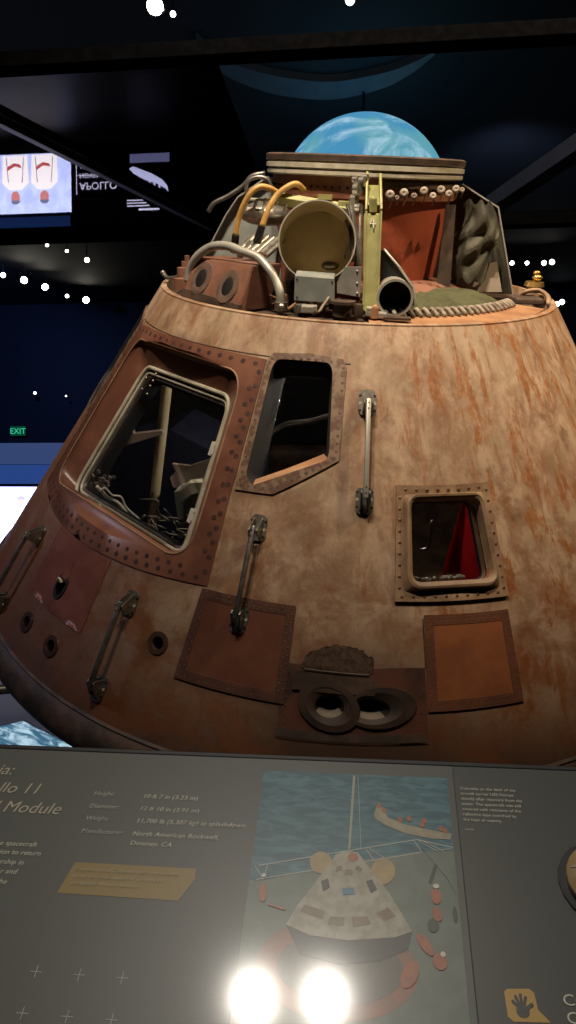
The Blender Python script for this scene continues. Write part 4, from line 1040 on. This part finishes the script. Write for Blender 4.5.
# curved soffit strip
bm = B()
cxr, cyr = (-0.413,7.903,6.9)[0], (-0.413,7.903,6.9)[1]
p = Vector((-0.5531,10.68,6.9)); 
arc = spline([(-2.125,9.5,6.9), (-1.967,9.88,6.9), (-1.636,10.21,6.9), (-1.209,10.48,6.9), (-0.5531,10.68,6.9), (0.1149,10.54,6.9), (0.4962,10.33,6.9), (0.8031,10.05,6.9)], 6)
rows = []
n = len(arc)
for i, q_ in enumerate(arc):
    t_ = i / (n - 1); w = .05 + .30 * math.sin(PI * min(1, .12 + t_ * .88)) ** .8
    rows.append([bm.verts.new(q_ + Vector((0, dy, dz))) for dy, dz in ((0, 0), (w * 1.5, 0), (w * 1.5, .1), (0, .1))])
for A_, B_ in zip(rows, rows[1:]):
    for k in range(4): bm.faces.new((A_[k], B_[k], B_[(k + 1) % 4], A_[(k + 1) % 4]))
bm.faces.new(rows[0]); bm.faces.new(rows[-1][::-1])
M['soffit'] = mottled('grey soffit', (.10, .105, .115), (.12, .125, .135), 5, .6, bump=0)
o = struct(mesh_obj('trim_6', bm, M['soffit']))

# ------------------------------------------------------------------ lamps
LM = {1: emit('lamp lens bright', (1, .93, .76), 60), 2: emit('lamp lens', (1, .95, .85), 12), 3: emit('lamp lens dim', (.9, .95, 1), 5), 4: emit('lamp lens strong', (1, .86, .66), 120)}
def lamp_body(loc, r, lv, aim, label, group, name='ceiling_spotlight', stem=True):
    d = (Vector(aim) - Vector(loc)).normalized(); o = thing(name, label, 'spotlight', loc, group)
    R = align(d).to_4x4()
    bm = B(); lathe(bm, [(r * 1.18, .012), (r * 1.25, 0.0), (r * 1.25, -r * 2.6), (r * .8, -r * 3.4), (.001, -r * 3.4)], 20, mat=R); lathe(bm, [(r * 1.18, .012), (r * 1.02, .012), (r * 1.0, -.01)], 20, mat=R)
    mesh_obj('lamp_housing', bm, M['pewter'], o, 40)
    bm = B(); lathe(bm, [(r, 0.001), (r * .6, r * .2), (.001, r * .28)], 16, mat=R); mesh_obj('lamp_lens', bm, LM[lv], o, 60)
    if stem: bm = B(); cyl(bm, -d * r * 2.2, (-d * r * 2.2).lerp(Vector((0, 0, 0)), 0) + Vector((0, 0, ZC - loc[2] + d.z * r * 2.2)), .012, seg=8); mesh_obj('lamp_stem', bm, M['pewter'], o)
    return o
cam_at = (0, 0, 1.65)
near_row = [((-8.904,19.39,6.6), .08, 1), ((-8.68,20.17,6.6), .08, 1), ((-8.158,21.8,6.6), .085, 1), ((-9.205,18.85,6.6), .06, 2), ((-8.506,21.26,6.6), .05, 2)]
names_n = ['bright ceiling spotlight, second from the left in the lower slanting row', 'bright ceiling spotlight in the middle of the lower slanting row', 'bright ceiling spotlight at the right end of the lower slanting row, nearest the capsule', 'small ceiling spotlight at the left frame edge of the lower slanting row', 'small dim ceiling spotlight between two bright ones in the lower row']
for (p, r, lv), nm in zip(near_row, names_n): lamp_body(p, r, lv, cam_at, nm, 'spotlights in the lower slanting row')
far_row = [((-7.256,15.88,6.6), .035, 2), ((-7.033,16.49,6.6), .035, 2), ((-6.777,16.97,6.6), .035, 2), ((-6.598,17.73,6.6), .055, 2)]
names_f = ['faint ceiling spotlight at the left end of the upper slanting row', 'faint ceiling spotlight, second from left in the upper row', 'faint ceiling spotlight, third from left in the upper row', 'brightest ceiling spotlight, right end of the upper slanting row']
for (p, r, lv), nm in zip(far_row, names_f): lamp_body(p, r, lv, cam_at, nm, 'spotlights in the upper slanting row')
rt_row = [((3.35,19.04,6.6), .05), ((3.704,19.08,6.6), .045), ((4.106,19.12,6.6), .055), ((4.275,19.05,6.6), .06)]
names_r = ['small ceiling spotlight right of the capsule top, leftmost of its row', 'small ceiling spotlight right of the capsule top, second of its row', 'small ceiling spotlight right of the capsule top, third of its row', 'small ceiling spotlight right of the capsule top, rightmost of its row']
for (p, r), nm in zip(rt_row, names_r): lamp_body(p, r, 2, cam_at, nm, 'spotlights right of the capsule top')
for p, nm in (((5.321,23,6.439), 'left one of the two pale lamps low beside the capsule rim'), ((5.458,23,6.492), 'right one of the two pale lamps low beside the capsule rim')):
    lamp_body(p, .075, 3, cam_at, nm, 'pale lamps beside the rim', 'wall_lamp', False)
lamp_body((-2.293,8.276,6.6), .085, 1, (-1.0, 1.5, 2.0), 'large round ceiling spotlight at the top of the view, above the beam', None)
lamp_body((-2.139,8.437,6.6), .03, 2, cam_at, 'tiny ceiling lamp just right of the large round spotlight', None)
lamp_body((-0.2265,8.389,6.6), .05, 3, cam_at, 'dim ceiling spotlight cut by the top edge of the view', None)
for q_, nm in (((-10.5,23.5,4.128), 'tiny lamp high on the far wall left of the capsule'), ((-9.484,23.5,4.023), 'faint tiny lamp on the far wall beside the capsule edge')):
    lamp_body(q_, .045 if 'high' in nm else .025, 3, cam_at, nm, None, 'wall_lamp', False)

def spot(loc, aim, watts, col, size, blend, r=.06, name='spot'):
    l = bpy.data.lights.new(name, 'SPOT'); l.energy = watts; l.color = col; l.spot_size = rad(size); l.spot_blend = blend; l.shadow_soft_size = r
    o = bpy.data.objects.new(name, l); COL.objects.link(o); o.location = loc
    o.rotation_euler = (Vector(aim) - Vector(loc)).to_track_quat('-Z', 'Y').to_euler(); return o
keys = [((-.89, .11, 6.55), (.0, 4.1, 3.6), 1180, (1, .83, .64), 64), ((-.325, .14, 6.55), (.5, 4.1, 3.6), 1180, (1, .83, .64), 64), ((3.6, 1.6, 6.55), (.75, 4.0, 3.0), 1150, (1, .76, .48), 46)]
knames = ['ceiling spotlight overhead aimed at the capsule, left one of the pair', 'ceiling spotlight overhead aimed at the capsule, right one of the pair', 'ceiling spotlight on the right aimed at the capsule shoulder']
for (p, a, w, c, sz), nm in zip(keys, knames):
    lamp_body(p, .10, 4, a, nm, None)
    d = (Vector(a) - Vector(p)).normalized()
    spot(Vector(p) + d * .06, a, w, c, sz, 1, .07, 'key_spot')
    if p[0] < 1: spot(Vector(p) + d * .06, (p[0] * .6, 1.15, 1.0), 250, (1, .93, .82), 44, 1, .07, 'panel_fill_spot')  # extra spot added at each overhead lamp to brighten the panel
# bluish wash from an added lamp, standing in for spill from side screens
spot((-6.5, 3.0, 5.5), (-1.9, 3.3, .5), 300, (.72, .74, 1), 30, 1, .3, 'screen_spill_spot')
lamp_body((-6.5, 3.0, 5.6), .08, 3, (-1.5, 3.2, 1.0), 'added unseen cool spotlight at left, standing in for spill from side screens', None)
spot((-9, 17.0, 6.3), (-12, 24, 2.6), 420, (.20, .38, 1), 110, 1, .3, 'wall_wash')
spot((2.0, 12.0, 6.3), (4, 24, 5.0), 160, (.35, .50, .85), 120, 1, .3, 'wall_wash')

# ------------------------------------------------------------------ screens, exit sign, globe
def quad(bm, x0, x1, z0, z1, y, mi=0):
    f = bm.faces.new([bm.verts.new(p) for p in ((x0, y, z0), (x1, y, z0), (x1, y, z1), (x0, y, z1))]); f.material_index = mi
def spoly(bm, pts, y, mi=0):
    f = bm.faces.new([bm.verts.new((x, y, z)) for x, z in pts]); f.material_index = mi
SY = 14.0
vs = thing('video_screen', 'large bright video screen showing two figures in white suits, low at left behind the capsule', 'screen', (-6.9, SY, 0))
sL, sR, sB, sT = -8.6 + 6.9, -5.49 + 6.9, .28, 1.36
bm = B(); box(bm, ((sL + sR) / 2, .06, (sB + sT) / 2), (sR - sL + .04, .10, sT - sB + .06), None, .01); mesh_obj('screen_housing', bm, M['pewter'], vs)
bm = B(); quad(bm, sL, sR, sB, sT, 0); t = NT('bright screen picture')
nz = t.ramp(t.noise(3.0, 3), .35, .7); t.b.inputs['Base Color'].default_value = (0, 0, 0, 1)
t.link(t.mix(nz, (.42, .48, .95), (.60, .66, 1.0)), t.b.inputs['Emission Color']); t.b.inputs['Emission Strength'].default_value = 5.5
mesh_obj('screen_face', bm, t.m, vs)
SUIT = emit('screen suit', (1.0, .90, .95), 5.0); SKIN = emit('screen skin', (.9, .3, .3), 3.2); SHADE = emit('screen dark', (.35, .35, .62), 2.2); REDP = emit('screen red', (.9, .12, .15), 2.5)
for fx in (-6.56, -6.0, -7.25):
    x = fx + 6.9
    bm = B(); spoly(bm, [(x - .24, sB + .02), (x + .24, sB + .02), (x + .26, .80), (x + .12, .93), (x - .12, .93), (x - .26, .80)], -.006); mesh_obj('pictured_suit', bm, SUIT, vs)
    bm = B(); spoly(bm, [(x + .085 * math.cos(k * .4), 1.06 + .11 * math.sin(k * .4)) for k in range(15)], -.01); mesh_obj('pictured_face', bm, SKIN, vs)
    bm = B()
    for s in (-1, 1): spoly(bm, [(x + s * .16, .34), (x + s * .175, .34), (x + s * .14, .80), (x + s * .125, .80)], -.012)
    mesh_obj('pictured_straps', bm, SHADE, vs)
    bm = B(); spoly(bm, [(x - .16, .52), (x - .02, .44), (x + .10, .47), (x + .12, .53), (x - .01, .50), (x - .14, .58)], -.013); mesh_obj('pictured_hose', bm, REDP, vs)
    bm = B(); spoly(bm, [(x + .09 * math.cos(k * .35), 1.12 + .075 * math.sin(k * .35)) for k in range(10)], -.012); mesh_obj('pictured_hair', bm, SHADE, vs)
# header above it
sg = thing('screen_header', 'blue lit header board above the bright video screen', 'sign board', (-6.9, SY + .05, 0))
bm = B(); box(bm, ((sL + sR) / 2 - .3, 0, 1.60), (3.6, .08, .36), None, .01); mesh_obj('header_board', bm, emit('deep blue light box', (.02, .055, .22), 1.0), sg)
bm = B(); box(bm, ((sL + sR) / 2 - .3, 0, 1.99), (3.6, .10, .40), None, .01); mesh_obj('header_lintel', bm, emit('pale blue light box', (.035, .06, .16), 1.0), sg)
# lit text sign beside
ts = thing('text_sign', 'black sign with white backlit lettering right of the bright video screen', 'sign', (-4.9, SY, 0))
bm = B(); box(bm, (-.1, .05, .62), (.90, .06, 1.0), None, .01); mesh_obj('sign_board', bm, M['pewter'], ts)
TX = emit('sign letters', (.75, .72, 1.0), 3.2)
SM = lambda x, z: Matrix.Translation((x, .012, z)) @ Matrix.Rotation(PI / 2, 4, 'X')
for s, z, sz in (('APOLLO', (-5.324,14,1.006)[2] - .17, .19), ('NOVEMBER', (-5.321,14,0.7892)[2] - .12, .12), ('1969', (-5.319,14,0.6272)[2] - .12, .12)):
    text(s, 0, 0, sz, TX, 'LEFT', 0, 1.0, z=0, name='sign_letters', parent=ts, mat=SM(-.44, z), ext=.002)
bm = B(); quad(bm, -.50, -.485, .35, 1.05, .012); quad(bm, -.50, .1, .70, .712, .012); mesh_obj('sign_rule', bm, TX, ts)
# second small screen
s2 = thing('rocket_screen', 'small dark screen with a pale rocket drawing and caption, right of the text sign', 'screen', (-4.02, SY, 0))
bm = B(); box(bm, (0, .05, .80), (.92, .06, 1.3), None, .01); mesh_obj('screen_housing', bm, M['pewter'], s2)
bm = B(); quad(bm, -.36, .38, .36, .52, .012); mesh_obj('screen_caption_bar', bm, emit('caption bar', (.20, .20, .42), 2.0), s2)
bm = B()
pts = [(-.38, .62), (-.30, .58), (.05, .72), (.25, .84), (.34, .95), (.36, 1.06), (.30, 1.0), (.18, .92), (-.05, .84), (-.28, .72)]
spoly(bm, pts, .010)
for k in range(5): spoly(bm, [(-.2 + k * .09, .74 + k * .03), (-.17 + k * .09, .74 + k * .03), (-.15 + k * .09, .86 + k * .03), (-.18 + k * .09, .86 + k * .03)], .008)
mesh_obj('pictured_rocket', bm, emit('rocket picture', (.62, .62, 1.0), 3.2), s2)
bm = B()
for k in range(3): quad(bm, -.42, -.42 + (.30, .36, .42)[k], 1.18 + k * .05, 1.20 + k * .05, .010)
quad(bm, -.2, .18, 1.34, 1.375, .010)
mesh_obj('screen_caption', bm, TX, s2)
# exit sign on the far wall
ex = thing('exit_sign', 'small green lit EXIT sign on the far wall at left', 'exit sign', (-11.27,23.9,2.959))
bm = B(); box(bm, (0, .03, 0), (.54, .06, .34), None, .01); mesh_obj('sign_box', bm, M['pewter'], ex)
bm = B(); quad(bm, -.25, .25, -.15, .15, -.003); mesh_obj('sign_face', bm, emit('exit green face', (.0, .06, .03), 1.0), ex)
text('EXIT', 0, -.09, .26, emit('exit letters', (.05, .55, .30), 1.0), 'CENTER', 0, 1.0, z=0, name='sign_letters', parent=ex, mat=Matrix.Translation((0, -.008, 0)) @ Matrix.Rotation(PI / 2, 4, 'X'), ext=.002)
# a pale blue line of light on the floor stand left of the capsule
lt = thing('light_table', 'low lit table with a blue and white picture, beneath the capsule at left', 'display table', (-2.02, 4.10, 0))
lt.rotation_euler = (0, 0, rad(-39.5))
bm = B(); box(bm, (0, 0, .05), (.76, .56, .10), None, .01); mesh_obj('table_body', bm, M['pewter'], lt)
bm = B(); f = bm.faces.new([bm.verts.new(p) for p in ((-.35, -.25, .102), (.35, -.25, .102), (.35, .25, .102), (-.35, .25, .102))])
t = NT('sea picture'); t.b.inputs['Base Color'].default_value = (0, 0, 0, 1)
t.link(t.mix(t.ramp(t.noise(5, 5, .6, t.scaled((1, 3, 1)), .8), .42, .62), (.03, .13, .22), (.50, .72, .85)), t.b.inputs['Emission Color']); t.b.inputs['Emission Strength'].default_value = .9
mesh_obj('table_picture', bm, t.m, lt)
# lit globe of the earth
gp = Vector((-0.1045,11,5.349))
ge = thing('earth_globe', 'large glowing blue and white globe of the earth behind the capsule top', 'globe', gp)
GR = 84 / 770 * (gp - Vector((0, 0, 1.65))).length * .925
bm = B(); bmesh.ops.create_uvsphere(bm, u_segments=72, v_segments=48, radius=GR)
t = NT('glowing earth'); t.b.inputs['Base Color'].default_value = (0, 0, 0, 1)
n1 = t.noise(1.5, 9, .62, t.scaled((1.0, 1.0, 1.7)), 1.2); n2 = t.noise(1.1, 4, .5)
c = t.mix(t.ramp(n2, .45, .62), (.07, .30, .52), (.12, .38, .46)); c = t.mix(t.ramp(n1, .46, .72), c, (.42, .66, .80))
t.link(c, t.b.inputs['Emission Color']); t.b.inputs['Emission Strength'].default_value = .95
mesh_obj('globe_sphere', bm, t.m, ge, 180)
bm = B(); cyl(bm, (0, 0, GR), (0, 0, ZC - gp.z), .02, seg=8); mesh_obj('hanging_rod', bm, M['pewter'], ge)
# hanging dark wall banner blocks at the right
sb = bm = B(); box(bm, (0, 0, 0), (4.2, .12, 1.4)); o = mesh_obj('hanging_partition', bm, M['pewter']); o.location = (3.73,20,5.785); tag(o, 'long dark partition low on the far right behind the capsule', 'partition')
o.location.z = .7

# ------------------------------------------------------------------ world and camera
w = bpy.data.worlds.new('hall'); sc.world = w; w.use_nodes = True
w.node_tree.nodes['Background'].inputs[0].default_value = (.10, .14, .26, 1); w.node_tree.nodes['Background'].inputs[1].default_value = .0
cam = bpy.data.cameras.new('camera'); co = bpy.data.objects.new('camera', cam); COL.objects.link(co)
co.location = (0, 0, 1.65); co.rotation_euler = (rad(90 - 3), 0, rad(6))
cam.sensor_fit = 'VERTICAL'; cam.sensor_height = 24; cam.lens = 770.3 / 1024 * 24; cam.clip_start = .05; cam.clip_end = 100
sc.camera = co
sc.view_settings.view_transform = 'Standard'; sc.view_settings.look = 'None'; sc.view_settings.exposure = 0; sc.view_settings.gamma = 1; sc.view_settings.use_curve_mapping = False
